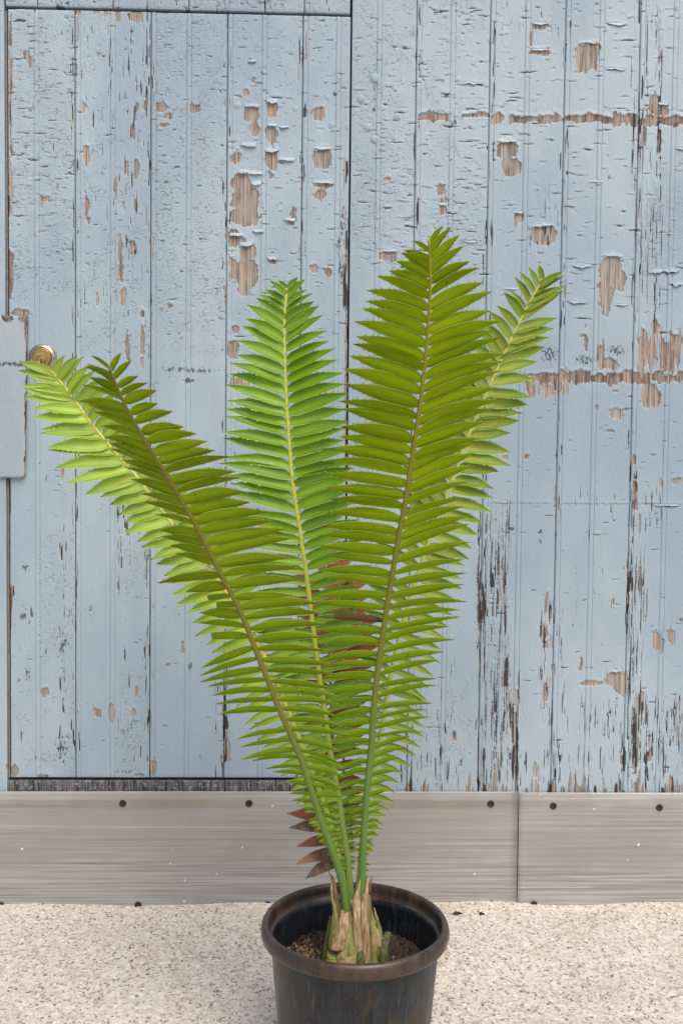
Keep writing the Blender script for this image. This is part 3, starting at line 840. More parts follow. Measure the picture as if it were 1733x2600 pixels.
for a in [(1373, 64, 42, 16, .006), (1371, 130, 44, 14, .006), (1490, 110, 50, 16, .005), (1286, 362, 54, 20, .007), (1378, 576, 60, 20, .006), (1553, 652, 62, 22, .007), (1200, 214, 62, 20, .006),
          (1565, 64, 60, 18, .005), (1475, 680, 62, 22, .007), (1466, 770, 60, 20, .006), (1700, 694, 44, 26, .008), (1664, 694, 46, 26, .008), (1716, 726, 36, 24, .008), (1576, 776, 38, 16, .005),
          (1120, 468, 26, 14, .005), (1122, 522, 24, 14, .005), (1315, 542, 26, 14, .006), (988, 638, 44, 12, .004), (690, 262, 28, 18, .006), (640, 272, 38, 14, .005), (690, 386, 34, 16, .006), (728, 408, 40, 14, .006),
          (630, 372, 40, 18, .006), (818, 380, 46, 14, .005), (645, 446, 40, 20, .007), (618, 440, 30, 16, .006), (650, 470, 26, 18, .007), (820, 466, 54, 12, .005), (625, 625, 34, 16, .006), (690, 660, 26, 14, .006),
          (735, 562, 30, 14, .006), (1110, 602, 56, 14, .005), (1190, 616, 58, 14, .005), (1560, 178, 58, 14, .005), (1690, 1286, 70, 14, .005), (1728, 380, 30, 16, .006), (1150, 540, 30, 12, .004), (1562, 1706, 44, 14, .006),
          (690, 322, 26, 14, .006), (720, 326, 26, 12, .006), (640, 158, 22, 12, .005), (1683, 268, 26, 14, .006), (1510, 462, 44, 10, .004), (1295, 735, 40, 10, .004), (600, 600, 34, 14, .006), (655, 590, 30, 12, .006)]:
    flake(*a)


def lathe(profile, segs=24, axis='Y', centre=(0, 0, 0), phase=0.0):
    """profile: (radius, offset along axis)"""
    a = np.linspace(0, 2 * np.pi, segs, endpoint=False) + phase
    V = []
    for r, h in profile:
        if axis == 'Y': V.append(np.stack([r * np.cos(a), np.full(segs, h), r * np.sin(a)], -1))
        else: V.append(np.stack([r * np.cos(a), r * np.sin(a), np.full(segs, h)], -1))
    V = np.concatenate(V) + np.array(centre)
    n = len(profile); Q = []
    for i in range(n - 1):
        k = np.arange(segs); k2 = (k + 1) % segs
        Q.append(np.stack([i * segs + k, i * segs + k2, (i + 1) * segs + k2, (i + 1) * segs + k], -1))
    Q = np.concatenate(Q)
    return V, (Q if axis == 'Z' else Q)


def lathe_obj(name, profile, mat, parent, centre, segs=24, axis='Y', flat=False):
    V, Q = lathe(profile, segs, axis, centre)
    me = mesh_np(name, V, Q, smooth=not flat)
    return link(name, me, mat, parent)


# painted bolt heads
for (px, py, r) in [(603, 267, 9), (749, 275, 8), (831, 247, 7), (841, 316, 9), (951, 198, 10), (916, 250, 9), (1008, 296, 8), (932, 323, 9), (950, 353, 9), (850, 330, 6)]:
    x, z = Wl(px, py); R = r * MMPX / 1000
    isd = x < door_x[-1]
    y0 = 0.003 if isd else 0.0006
    lathe_obj('bolt', [(R * 1.15, y0), (R * 1.1, y0 - .0012), (R * .95, y0 - R * .16), (R * .7, y0 - R * .27), (R * .35, y0 - R * .32), (0.0003, y0 - R * .33)], M['bolt'], door if isd else wall, (x, 0, z), 16)

# lock
lx, lz = Wl(110, 909)
lock = lathe_obj('lock', [(.0300, .004), (.0302, -.003), (.0296, -.006), (.0275, -.0085), (.0235, -.0118), (.0224, -.0122), (.0218, -.0118), (.0215, -.0085)], M['nickel'], door, (lx, 0, lz), 48)
lathe_obj('cylinder_face', [(.0207, -.004), (.0207, -.0108), (.0202, -.0114), (.0190, -.0116), (.0003, -.0117)], M['brass'], lock, (lx - .0006, 0, lz), 40)
kx, kz = lx - .0008, lz - .0085
lathe_obj('key_plug', [(.0098, -.0112), (.0098, -.0124), (.0090, -.0128), (.0086, -.0122), (.0004, -.0123)], M['brass'], lock, (kx, 0, kz), 28)
hv = [(-.0010, .0042), (.0008, .0046), (.0014, .0018), (.0007, .0002), (.0016, -.0022), (.0012, -.0060), (-.0012, -.0062), (-.0020, -.0030), (-.0008, .0000), (-.0014, .0020)]
V = np.array([(kx + a, -.01245, kz + b) for a, b in hv] + [(kx + a, -.0120, kz + b) for a, b in hv])
me = bpy.data.meshes.new('keyhole')
me.from_pydata([tuple(q) for q in V], [], [tuple(range(10))] + [(i, i + 10, (i + 1) % 10 + 10, (i + 1) % 10) for i in range(10)])
link('keyhole', me, M['hole'], lock)
tx = bpy.data.curves.new('lettering', 'FONT')
tx.body = 'EVCL'; tx.size = 0.0085; tx.align_x = 'CENTER'; tx.extrude = 0.0001
tmp = bpy.data.objects.new('lettering', tx); COL.objects.link(tmp)
bpy.context.view_layer.update()
to = bpy.data.objects.new('lettering', bpy.data.meshes.new_from_object(tmp.evaluated_get(bpy.context.evaluated_depsgraph_get())))
bpy.data.objects.remove(tmp); COL.objects.link(to)
to.location = (lx - .0010, -.0118, lz + .0045); to.rotation_euler = (rad(90), 0, 0)
to.data.materials.clear(); to.data.materials.append(M['letter'])
to.parent = lock

# steel cover plate over the door edge
cp = [(-0.09 + xl, 805), (69, 803), (73, 812), (72, 840)]
def cover_plate():
    x0 = xl - 0.085
    nz, nx = 170, 80
    zt, zb_ = Wl(40, 803)[1], Wl(40, 1213)[1]
    zs = np.linspace(zb_, zt, nz)
    V = []; at = {k: [] for k in ('peel', 'tone', 'grime', 'crk')}
    for z in zs:
        f = (zt - z) / (zt - zb_)
        xr_ = Wl(73 - 8 * f, 1000)[0]
        d = z - zb_
        cr = 0.009
        if d < cr: xr_ -= cr - math.sqrt(max(0, cr * cr - (cr - d) ** 2))
        xr_ += (vnoise(np.array([z * 120.]), np.array([1.]), 3)[0] - .5) * .0015
        for i in range(nx):
            u = i / (nx - 1)
            x = x0 + (xr_ - x0) * (1 - (1 - u) ** 1.4)
            e = min(xr_ - x, z - zb_, (zt - z))
            nn = (float(fbm(np.array([x * 160]), np.array([z * 160]), 15, 3)[0]) - .5) * 2
            n2 = (float(fbm(np.array([x * 40]), np.array([z * 40]), 16, 3)[0]) - .5) * 2
            r_edge = (xr_ - x) * 1000
            p = 1.2 + 4 * n2 - r_edge + 1.2 * nn + (2.0 if f < .32 else 0)
            px_, py_ = 21, 806
            X1, Z1 = Wl(22, 805)
            p = max(p, 13 - math.hypot((x - X1) * 1000, (z - Z1) * 1000) + 2 * nn)
            X2, Z2 = Wl(66, 808)
            p = max(p, 11 - math.hypot((x - X2) * 1000 * .8, (z - Z2) * 1000) + 2 * nn)
            at['peel'].append(max(-4, min(4, p))); at['tone'].append(2.0 if f < .9 else 1.0)
            X3, Z3 = Wl(20, 926)
            at['grime'].append(.66 * math.exp(-((z - Z3) / .006) ** 2) + .35 * math.exp(-((zb_ - z) / .01) ** 2)); at['crk'].append(.3)
            V.append((x, -.0085 + .0022 * math.exp(-max(e, 0) / .0012) + .0004 * n2, z))
    V = np.array(V); Q = grid_quads(nx, nz)
    idx = np.arange(nx * nz).reshape(nz, nx)
    loop = np.concatenate([idx[0], idx[1:, -1], idx[-1, -2::-1], idx[-2:0:-1, 0]])
    fr = V[loop]; bk = fr.copy(); bk[:, 1] = -.0015
    n0, m = len(V), len(loop); k = np.arange(m); k2 = (k + 1) % m
    Q = np.concatenate([Q, np.stack([n0 + k, n0 + m + k, n0 + m + k2, n0 + k2], -1)])
    for kk in at:
        a = np.array(at[kk]); e = a[loop]
        if kk == 'peel': e = np.maximum(e, .6)
        at[kk] = np.concatenate([a, e, e])
    me = mesh_np('cover_plate', np.concatenate([V, fr, bk]), Q, smooth=np.concatenate([np.ones(n0 * 0 + len(grid_quads(nx, nz)), bool), np.zeros(m, bool)]), attrs=at)
    o = link('cover_plate', me, M['plate_paint'])
    tag(o, 'painted steel plate with rusty edges over the left edge of the door', 'plate')
cover_plate()

# kick plates
seam = Wl(1312, 2150)[0]
def kick_plate(x0, x1, y, label, dz):
    zt = Z_PLATE_TOP + dz
    nx = max(20, int((x1 - x0) / .02)); xs = np.linspace(x0, x1, nx)
    prof = [(-.03, y), (0.06, y), (.14, y), (.20, y), (zt - .0012, y), (zt, y + .0006), (zt, y + .003)]
    V = []
    for z, yy in prof:
        w = (fbm(xs * 4, np.full(nx, z * 6), 83, 2) - .5) * .0022
        V.append(np.stack([xs, yy + w * (0 if z >= zt else 1), np.full(nx, z)], -1))
    V = np.concatenate(V); Q = grid_quads(nx, len(prof))
    n0 = len(V); L = len(prof)
    for side in (0, nx - 1):
        pass
    e0 = np.array([[k * nx, (k + 1) * nx] for k in range(L - 1)]); e1 = e0 + nx - 1
    bl = V[0::nx].copy(); bl[:, 1] = y + .003; br = V[nx - 1::nx].copy(); br[:, 1] = y + .003
    V = np.concatenate([V, bl, br])
    S = [(k * nx, n0 + k, n0 + k + 1, (k + 1) * nx) for k in range(L - 1)] + [(k * nx + nx - 1, (k + 1) * nx + nx - 1, n0 + L + k + 1, n0 + L + k) for k in range(L - 1)]
    o = link('kick_plate', mesh_np('kick_plate', V, np.concatenate([Q, np.array(S)]), smooth=np.concatenate([np.ones(len(Q), bool), np.zeros(len(S), bool)])), M['metal'])
    return tag(o, label, 'kick plate')

KY = -0.0075
kp1 = kick_plate(xl - 4 * PL, seam - .0008, KY, 'long dull metal kick plate behind the pot, left of the seam', 0.0)
kp2 = kick_plate(seam + .0008, wall_x[5] + 4 * PL, KY - .0012, 'dull metal kick plate at the right edge, right of the seam', -0.0015)
for (px, py) in [(312, 2040), (632, 2040), (1245, 2041), (1403, 2046), (1672, 2050), (3, 2299), (351, 2298), (680, 2297), (1247, 2295), (1354, 2296), (-300, 2040), (1990, 2050)]:
    p = P(px, py, KY)
    pl_ = kp1 if p.x < seam else kp2
    yy = KY - (.0012 if pl_ is kp2 else 0) - .0002
    R = .0070
    s = lathe_obj('screw', [(R * 1.15, yy + .001), (R * 1.12, yy - .0012), (R, yy - .0020), (R * .55, yy - .0022), (R * .5, yy - .0008), (.0003, yy - .0006)], M['screw'], pl_, (p.x, 0, p.z), 14)

# ------------------------------------------------------------------ pot
POT_Y = -CAM_D + 1.546
pc = P(901, 2334, POT_Y)
PX, ZR, RR = pc.x, pc.z, 0.150
print('rim height', ZR, 'pot x', PX)
M['pot'] = pot_material('scuffed_black_plastic', ((0.005, 0.008, 0.012), (0.017, 0.025, 0.034), (0.060, 0.040, 0.018)))
M['rim'] = pot_material('faded_brown_plastic_rim', ((0.034, 0.022, 0.017), (0.080, 0.048, 0.036), (0.028, 0.026, 0.025)), True)
M['inner'] = pot_material('black_plastic_inside', ((0.003, 0.005, 0.009), (0.008, 0.011, 0.018), (0.016, 0.017, 0.018)))
pot = empty('plant_pot', (PX, POT_Y, 0))
tag(pot, 'scuffed black plastic pot with a faded brown rolled rim on the pavement', 'pot')
C0 = (PX, POT_Y, 0)
rb, rt = 0.113, 0.1350
body = [(0.004, 0.006), (rb - .006, 0.006), (rb - .001, 0.0045), (rb, 0.009), (rb + .004, .03)]
for i in range(1, 10):
    t = i / 9.0
    body.append((rb + .004 + (rt - rb - .004) * t, .03 + (ZR - .026 - .03) * t))
lathe_obj('body', body, M['pot'], pot, C0, 96, 'Z')
rim = [(rt - .001, ZR - .030), (rt + .003, ZR - .0275), (rt + .0085, ZR - .0265), (.1480, ZR - .024), (.1500, ZR - .019), (.1505, ZR - .013), (.1490, ZR - .006), (.1462, ZR - .0015), (.1430, ZR),
       (.1400, ZR - .0010), (.1382, ZR - .0045), (.1372, ZR - .012), (.1366, ZR - .0195), (.1340, ZR - .0225), (.1318, ZR - .0240)]
lathe_obj('rim', rim, M['rim'], pot, C0, 96, 'Z')
ZS = ZR - .072
inner = [(.1318, ZR - .0240), (.1300, ZR - .0262), (.1288, ZR - .032), (.1265, ZR - .055), (.1235, ZS - .01), (.118, ZS - .04)]
lathe_obj('inner_wall', inner, M['inner'], pot, C0, 96, 'Z')

# soil
M['soil'] = soil_material()
M['pellet'] = plain('tan_soil_granule', (0.25, 0.175, 0.10), 0.9, 0, .8, 700.0, .4)
a = np.linspace(0, 2 * np.pi, 72, endpoint=False); rr_ = np.concatenate([[.002], np.linspace(.008, .1235, 34)])
A, Rg = np.meshgrid(a, rr_)
X, Y = PX + Rg * np.cos(A), POT_Y + Rg * np.sin(A)
Zs = ZS + (fbm(X * 60, Y * 60, 91, 4) - .5) * .026 + (fbm(X * 20, Y * 20, 92, 2) - .5) * .02
n = 72; Q = []
for i in range(len(rr_) - 1):
    k = np.arange(n); k2 = (k + 1) % n
    Q.append(np.stack([i * n + k, i * n + k2, (i + 1) * n + k2, (i + 1) * n + k], -1))
soil = link('soil', mesh_np('soil', np.stack([X, Y, Zs], -1).reshape(-1, 3), np.concatenate(Q)), M['soil'])
tag(soil, 'dark crumbly potting soil with tan granules inside the pot', 'soil', kind='stuff')
oct_v = np.array([(1, 0, 0), (-1, 0, 0), (0, 1, 0), (0, -1, 0), (0, 0, 1), (0, 0, -1)], float)
oct_f = np.array([(0, 2, 4), (2, 1, 4), (1, 3, 4), (3, 0, 4), (2, 0, 5), (1, 2, 5), (3, 1, 5), (0, 3, 5)])
PV, PF = [], []
clus = [(-.088, -.030, .034, 380), (-.060, -.050, .030, 260), (-.075, .010, .022, 90), (.082, -.012, .012, 60), (.090, -.040, .016, 90), (.06, -.06, .04, 50), (0, 0, .115, 160), (-.095, .05, .03, 60)]
for (dx, dy, sp, nn) in clus:
    for i in range(nn):
        th, r_ = random.uniform(0, 6.28), sp * random.random() ** .6
        x, y = dx + r_ * math.cos(th), dy + r_ * math.sin(th)
        if math.hypot(x, y) > .121: continue
        z = ZS + float((fbm(np.array([(PX + x) * 60]), np.array([(POT_Y + y) * 60]), 91, 4)[0] - .5) * .026 + (fbm(np.array([(PX + x) * 20]), np.array([(POT_Y + y) * 20]), 92, 2)[0] - .5) * .02)
        z += (1 - r_ / sp) * .010 * random.random() * (1 if nn > 55 else .2)
        s = random.uniform(.0012, .0030)
        m3 = np.array(Matrix.Rotation(random.uniform(0, 6), 3, Vector((random.random() - .5, random.random() - .5, random.random() - .5)).normalized()))
        PF.append(oct_f + len(PV) * 6)
        PV.append((oct_v * s * np.array([1, random.uniform(.7, 1), random.uniform(.6, 1)])) @ m3.T + np.array([PX + x, POT_Y + y, z + s * .4]))
CV, CF = [], []
for i in range(230):
    th, r_ = random.uniform(0, 6.28), .118 * random.random() ** .5
    x, y = r_ * math.cos(th), r_ * math.sin(th)
    sz = random.uniform(.0025, .0075) * random.uniform(.6, 1)
    m3 = np.array(Matrix.Rotation(random.uniform(0, 6), 3, Vector((random.random() - .5, random.random() - .5, random.random() - .5)).normalized()))
    z = ZS + float((fbm(np.array([(PX + x) * 60]), np.array([(POT_Y + y) * 60]), 91, 4)[0] - .5) * .026 + (fbm(np.array([(PX + x) * 20]), np.array([(POT_Y + y) * 20]), 92, 2)[0] - .5) * .02)
    CF.append(oct_f + len(CV) * 6)
    CV.append((oct_v * sz * np.array([random.uniform(.7, 1.2) for _ in range(3)])) @ m3.T + np.array([PX + x, POT_Y + y, z + sz * .3]))
cl_ = link('soil_clods', mesh_np('soil_clods', np.concatenate(CV), np.zeros((0, 4)), np.concatenate(CF), smooth=False), M['soil'], soil)
tag(cl_, kind='stuff')
gr = link('granules', mesh_np('granules', np.concatenate(PV), np.zeros((0, 4)), np.concatenate(PF), smooth=False), M['pellet'], soil)
tag(gr, kind='stuff')

# ------------------------------------------------------------------ plant
plant = empty('cycad_plant', (PX, POT_Y, ZS))
tag(plant, 'tall cycad with stiff toothed green fronds growing from the black pot', 'plant')

LM = {
    'A': leaf_material('olive_leaf_underside', (0.325, 0.440, 0.004), (0.250, 0.365, 0.004), (0.215, 0.325, 0.005), .52, low=(0.185, 0.340, 0.016), spec=.16, gloss=.5),
    'B': leaf_material('dull_olive_leaf_underside', (0.265, 0.365, 0.006), (0.210, 0.310, 0.006), (0.155, 0.230, 0.006), .45, dark=.6, low=(0.185, 0.335, 0.020), spec=.16, gloss=.5),
    'C': leaf_material('fresh_green_leaf', (0.260, 0.450, 0.024), (0.145, 0.335, 0.010), (0.085, 0.250, 0.008), .28, spec=.55, gloss=.33),
    'D': leaf_material('pale_green_leaf', (0.480, 0.620, 0.090), (0.300, 0.500, 0.060), (0.200, 0.420, 0.050), .28, spec=.4, gloss=.38),
    'E': leaf_material('yellowing_green_leaf', (0.390, 0.420, 0.070), (0.160, 0.320, 0.030), (0.100, 0.270, 0.020), .30, spec=.4, gloss=.38),
    'X': leaf_material('half_withered_leaf', (0.18, 0.26, 0.03), (0.15, 0.23, 0.02), (0.14, 0.22, 0.02), .25, brown=1),
    'F': dead_leaf_material(),
}
RM = {
    'A': rachis_material('olive_rachis', (0.105, 0.215, 0.040), (0.165, 0.180, 0.006), (0.250, 0.265, 0.008)),
    'B': rachis_material('brownish_rachis', (0.105, 0.215, 0.040), (0.160, 0.160, 0.006), (0.140, 0.135, 0.008)),
    'C': rachis_material('yellow_green_rachis', (0.240, 0.360, 0.080), (0.500, 0.550, 0.080), (0.560, 0.590, 0.080)),
    'D': rachis_material('yellow_rachis', (0.280, 0.380, 0.080), (0.620, 0.600, 0.120), (0.640, 0.620, 0.110)),
    'E': rachis_material('pale_yellow_rachis', (0.300, 0.400, 0.090), (0.480, 0.500, 0.140), (0.500, 0.480, 0.100)),
    'F': M['pellet'],
}

FR = {
 'A': dict(label='olive green frond nearest the camera, rising right of the middle', lean=-0.20, back=False, r=(.0056, .0016), step=30,
   pts=[(917, 2296), (919, 2249), (922, 2137), (928, 2041), (935, 1962), (944, 1885), (947, 1812), (957, 1709), (970, 1617), (983, 1533), (999, 1437), (1014, 1345), (1031, 1262), (1042, 1180), (1064, 1046), (1081, 898), (1092, 740), (1090, 640), (1088, 608)],
   right=[(2237, 14, -6), (2175, 20, -8), (2090, 34, -6), (2006, 53, -16), (1952, 76, -22), (1895, 113, -32), (1858, 143, -30), (1797, 153, -23), (1732, 172, -29), (1628, 184, -34), (1537, 208, -28), (1460, 197, -44), (1406, 182, -58), (1318, 165, -50), (1280, 165, -63), (1200, 170, -65), (1069, 199, -66), (1020, 197, -76), (923, 190, -69), (828, 166, -67), (763, 132, -77), (715, 100, -66), (680, 80, -76), (645, 56, -74), (618, 12, -40)],
   left=[(2237, -12, 4), (2150, -24, 8), (2070, -40, 10), (2022, -48, 10), (1990, -60, 17), (1933, -69, 13), (1902, -81, 11), (1866, -104, 17), (1831, -104, 16), (1759, -134, 8), (1697, -143, 8), (1659, -151, 9), (1628, -160, -8), (1567, -176, -8), (1521, -190, -11), (1475, -187, -14), (1414, -184, -11), (1357, -197, -15), (1272, -201, -23), (1092, -205, -44), (1007, -210, -59), (916, -187, -61), (835, -165, -61), (774, -145, -56), (720, -96, -42), (660, -66, -34), (625, -22, -44)]),
 'B': dict(label='olive green frond nearest the camera, leaning to the left', lean=-0.22, back=False, r=(.0056, .0016), step=29,
   pts=[(882, 2330), (876, 2290), (868, 2233), (855, 2194), (836, 2137), (810, 2073), (791, 2009), (766, 1930), (734, 1858), (702, 1785), (679, 1724), (652, 1659), (625, 1586), (595, 1521), (564, 1464), (530, 1399), (499, 1334), (471, 1290), (432, 1216), (394, 1163), (352, 1090), (318, 1033), (290, 965), (276, 930)],
   right=[(2200, 18, -6), (2120, 36, -8), (2070, 48, 5), (2050, 59, 10), (2028, 73, 6), (2003, 77, 11), (1974, 86, 26), (1945, 108, 26), (1917, 118, 32), (1882, 128, 30), (1850, 148, 14), (1762, 168, 17), (1740, 184, 8), (1709, 195, 8), (1678, 193, 11), (1655, 188, 2), (1605, 203, -20), (1552, 207, -6), (1521, 191, -10), (1468, 191, -29), (1395, 207, -38), (1368, 207, -44), (1318, 180, -25), (1300, 168, -31), (1197, 157, -38), (1174, 145, -29), (1136, 147, -34), (1109, 130, -23), (1067, 94, -23), (1052, 80, -31), (1017, 86, -36), (994, 62, -35), (967, 55, -42), (945, 30, -44), (935, 6, -30)],
   left=[(2200, -16, -4), (2098, -32, -6), (2060, -45, -10), (2041, -57, -8), (2019, -64, -6), (1996, -65, -9), (1974, -81, -9), (1948, -108, -3), (1920, -124, 14), (1894, -139, 30), (1858, -142, 16), (1831, -151, 23), (1808, -157, 10), (1747, -149, 4), (1693, -172, 35), (1659, -153, 50), (1632, -138, 58), (1617, -103, 0), (1582, -138, -11), (1537, -58, 0), (1506, -66, 0), (1475, -142, 19), (1452, -170, 13), (1441, -112, -50), (1387, -119, -21), (1353, -111, -23), (1300, -115, -28), (1235, -126, -48), (1182, -126, -48), (1132, -111, -40), (1097, -117, -50), (1067, -119, -40), (1036, -126, -38), (1005, -84, -52), (945, -66, -36), (935, -24, -30)]),
 'C': dict(label='fresh green frond with a yellow midrib standing in the middle', lean=0.10, back=True, r=(.0052, .0018), step=27,
   pts=[(890, 2300), (884, 2185), (871, 2105), (858, 2016), (842, 1930), (831, 1875), (824, 1800), (809, 1709), (797, 1613), (786, 1525), (773, 1425), (756, 1315), (741, 1215), (733, 1110), (726, 999), (723, 919), (720, 823), (726, 750), (730, 722)],
   right=[(2200, 18, -4), (2100, 36, -8), (2000, 60, -10), (1850, 100, -14), (1700, 122, -22), (1550, 135, -35), (1400, 150, -48), (1270, 158, -60), (1240, 160, -42), (1170, 145, -42), (1075, 150, -38), (1040, 154, -48), (995, 150, -52), (953, 132, -62), (909, 120, -66), (884, 113, -60), (842, 90, -60), (804, 75, -50), (760, 50, -44), (735, 26, -30)],
   left=[(2200, -18, 2), (2080, -46, 5), (1950, -90, 10), (1800, -120, 10), (1600, -150, 2), (1400, -165, -22), (1277, -176, -38), (1247, -172, -28), (1205, -180, -30), (1164, -175, -40), (1059, -164, -38), (1015, -148, -43), (973, -143, -46), (928, -129, -51), (880, -110, -60), (826, -91, -52), (788, -67, -46), (750, -42, -38), (732, -26, -24)]),
 'D': dict(label='pale green frond with a yellow midrib reaching to the brass lock', lean=0.05, back=True, r=(.0050, .0018), step=27,
   pts=[(878, 2300), (866, 2200), (830, 2060), (790, 1950), (745, 1840), (690, 1700), (620, 1570), (530, 1440), (441, 1335), (398, 1276), (344, 1205), (306, 1163), (268, 1121), (230, 1071), (191, 1017), (168, 987), (138, 948), (128, 938)],
   right=[(2200, 12, -6), (2000, 50, -14), (1680, 105, -30), (1430, 115, -50), (1255, 100, -62), (1163, 82, -64), (1071, 72, -66), (1000, 60, -64), (985, 54, -72), (960, 48, -66), (945, 24, -48)],
   left=[(2150, -35, 6), (2010, -62, 20), (1870, -92, 32), (1760, -110, 48), (1640, -115, 50), (1570, -125, 45), (1510, -125, 38), (1460, -115, 22), (1390, -102, 30), (1338, -108, 36), (1280, -106, 24), (1230, -112, 26), (1205, -140, 48), (1185, -166, 31), (1165, -178, 2), (1132, -157, -6), (1102, -151, -9), (1075, -158, -4), (1052, -138, -11), (1025, -134, -12), (998, -122, -20), (975, -107, -23), (950, -92, -30), (942, -78, -20)]),
 'E': dict(label='yellowing green frond behind, leaning far to the right', lean=0.12, back=True, r=(.0050, .0015), step=30,
   pts=[(908, 2300), (918, 2150), (932, 2050), (952, 1935), (967, 1870), (980, 1774), (999, 1678), (1018, 1600), (1056, 1468), (1091, 1368), (1130, 1268), (1156, 1197), (1190, 1101), (1217, 1040), (1244, 975), (1259, 941), (1286, 883), (1317, 818), (1343, 765), (1363, 734), (1378, 706)],
   right=[(2150, 28, 4), (2050, 55, 14), (1960, 70, 28), (1900, 96, 36), (1851, 107, 36), (1710, 100, 48), (1613, 115, 44), (1550, 115, 40), (1468, 122, 28), (1368, 104, 34), (1272, 117, 26), (1216, 110, 19), (1193, 117, 4), (1162, 132, 13), (1113, 115, 2), (1094, 117, -10), (1036, 120, -3), (1006, 126, 6), (987, 92, -18), (967, 122, -17), (944, 107, -29), (925, 107, -36), (902, 119, -36), (875, 107, -40), (830, 119, -36), (814, 111, -70), (765, 92, -40), (749, 77, -40), (730, 61, -38), (712, 36, -30)],
   left=[(2100, -32, -4), (1900, -76, -12), (1678, -100, -34), (1468, -112, -62), (1340, -116, -100), (1197, -100, -76), (1101, -76, -74), (933, -65, -80), (895, -57, -77), (856, -54, -70), (826, -50, -66), (799, -46, -62), (770, -34, -66), (749, -34, -58), (725, -22, -50), (710, -8, -38)]),
 'F': dict(label='dead brown frond behind the green ones', lean=0.15, back=True, r=(.0040, .0014), step=34,
   pts=[(892, 2300), (872, 2190), (852, 2080), (846, 1950), (842, 1800), (836, 1680), (830, 1560), (826, 1470), (824, 1430)],
   right=[(2150, 40, 4), (2000, 80, -10), (1800, 100, -34), (1640, 128, -50), (1560, 126, -54), (1480, 110, -60), (1440, 70, -64)],
   left=[(2190, -92, 46), (2150, -118, 30), (2118, -124, 8), (2090, -128, -4), (2060, -108, -10), (2000, -70, -10), (1800, -80, -20), (1600, -100, -36), (1480, -80, -40), (1440, -46, -40)]),
}


def interp(tab, y, j):
    t = sorted(tab)
    return float(np.interp(y, [q[0] for q in t], [q[j] for q in t]))


def catmull(pts, n):
    p = np.array(pts, float)
    d = np.concatenate([[0], np.cumsum(np.hypot(*(np.diff(p, axis=0).T)))])
    s = np.linspace(0, d[-1], n)
    x, y = np.interp(s, d, p[:, 0]), np.interp(s, d, p[:, 1])
    for _ in range(5):                                   # smooth the polyline a little
        x[1:-1] = .25 * x[:-2] + .5 * x[1:-1] + .25 * x[2:]; y[1:-1] = .25 * y[:-2] + .5 * y[1:-1] + .25 * y[2:]
    return x, y, s


def leaflet_arrays(base, tip, T, N, width, rollang, arch, blunt=False, curl=0.0, teeth=True):
    """a stiff lance-shaped leaflet with a toothed margin; T frond direction, N its upper side"""
    L = tip - base; ln = L.length; Ld = L / ln
    W = (T - Ld * T.dot(Ld))
    W = W.normalized() if W.length > 1e-4 else Ld.orthogonal().normalized()
    n = Ld.cross(W)
    if n.dot(N) < 0: n = -n
    W = (Matrix.Rotation(rollang, 3, Ld) @ W); n = (Matrix.Rotation(rollang, 3, Ld) @ n)
    nl = 13
    ts = np.array([0, .03, .08, .16, .26, .36, .46, .56, .66, .76, .86, .94, 1.0])
    if blunt: ts = ts * 0.62 + 0.0
    wf = np.interp(ts, [0, .03, .08, .16, .36, .56, .72, .86, .94, 1.0], [.45, .56, .78, .95, 1.0, .92, .68, .34, .15, .012])
    vs = np.array([-1, -.5, 0, .5, 1.0])
    V, UV = [], []
    sc_ = 1 / 0.62 if blunt else 1
    for t, w in zip(ts, wf):
        q = t * sc_ if blunt else t
        c = base + L * q + W * (arch * ln * 4 * q * (1 - q)) + n * (curl * ln * (q * q))
        for v_ in vs:
            off = W * (v_ * w * width / 2) + n * (abs(v_) ** 1.5 * w * width * 0.20)
            V.append(c + off); UV.append((t, .5 + v_ / 2))
    Q = [(i * 5 + k, i * 5 + k + 1, i * 5 + k + 6, i * 5 + k + 5) for i in range(nl - 1) for k in range(4)]
    Tt = []
    if teeth and not blunt:
        for sgn, col in ((1, 4), (-1, 0)):
            for tt in (.46, .56, .65, .73, .81, .88):
                if random.random() < .22: continue
                t0 = tt + random.uniform(-.03, .03)
                i = int(np.searchsorted(ts, t0)) - 1
                f = (t0 - ts[i]) / (ts[i + 1] - ts[i])
                a_ = V[i * 5 + col].lerp(V[(i + 1) * 5 + col], f)
                b_ = a_ + Ld * (ln * .022)
                i2 = min(nl - 2, int(np.searchsorted(ts, min(.99, t0 + .038))) - 1)
                f2 = (min(.99, t0 + .038) - ts[i2]) / (ts[i2 + 1] - ts[i2])
                b_ = V[i2 * 5 + col].lerp(V[(i2 + 1) * 5 + col], f2)
                a_ = a_ - W * (sgn * width * .02); b_ = b_ - W * (sgn * width * .02)
                c_ = b_ + Ld * (ln * .016) + W * (sgn * width * .15)
                m = len(V)
                V += [a_, b_, c_]; UV += [(t0, .5 + sgn * .5)] * 3
                Tt.append((m, m + 1, m + 2))
    return [tuple(q) for q in V], Q, Tt, UV


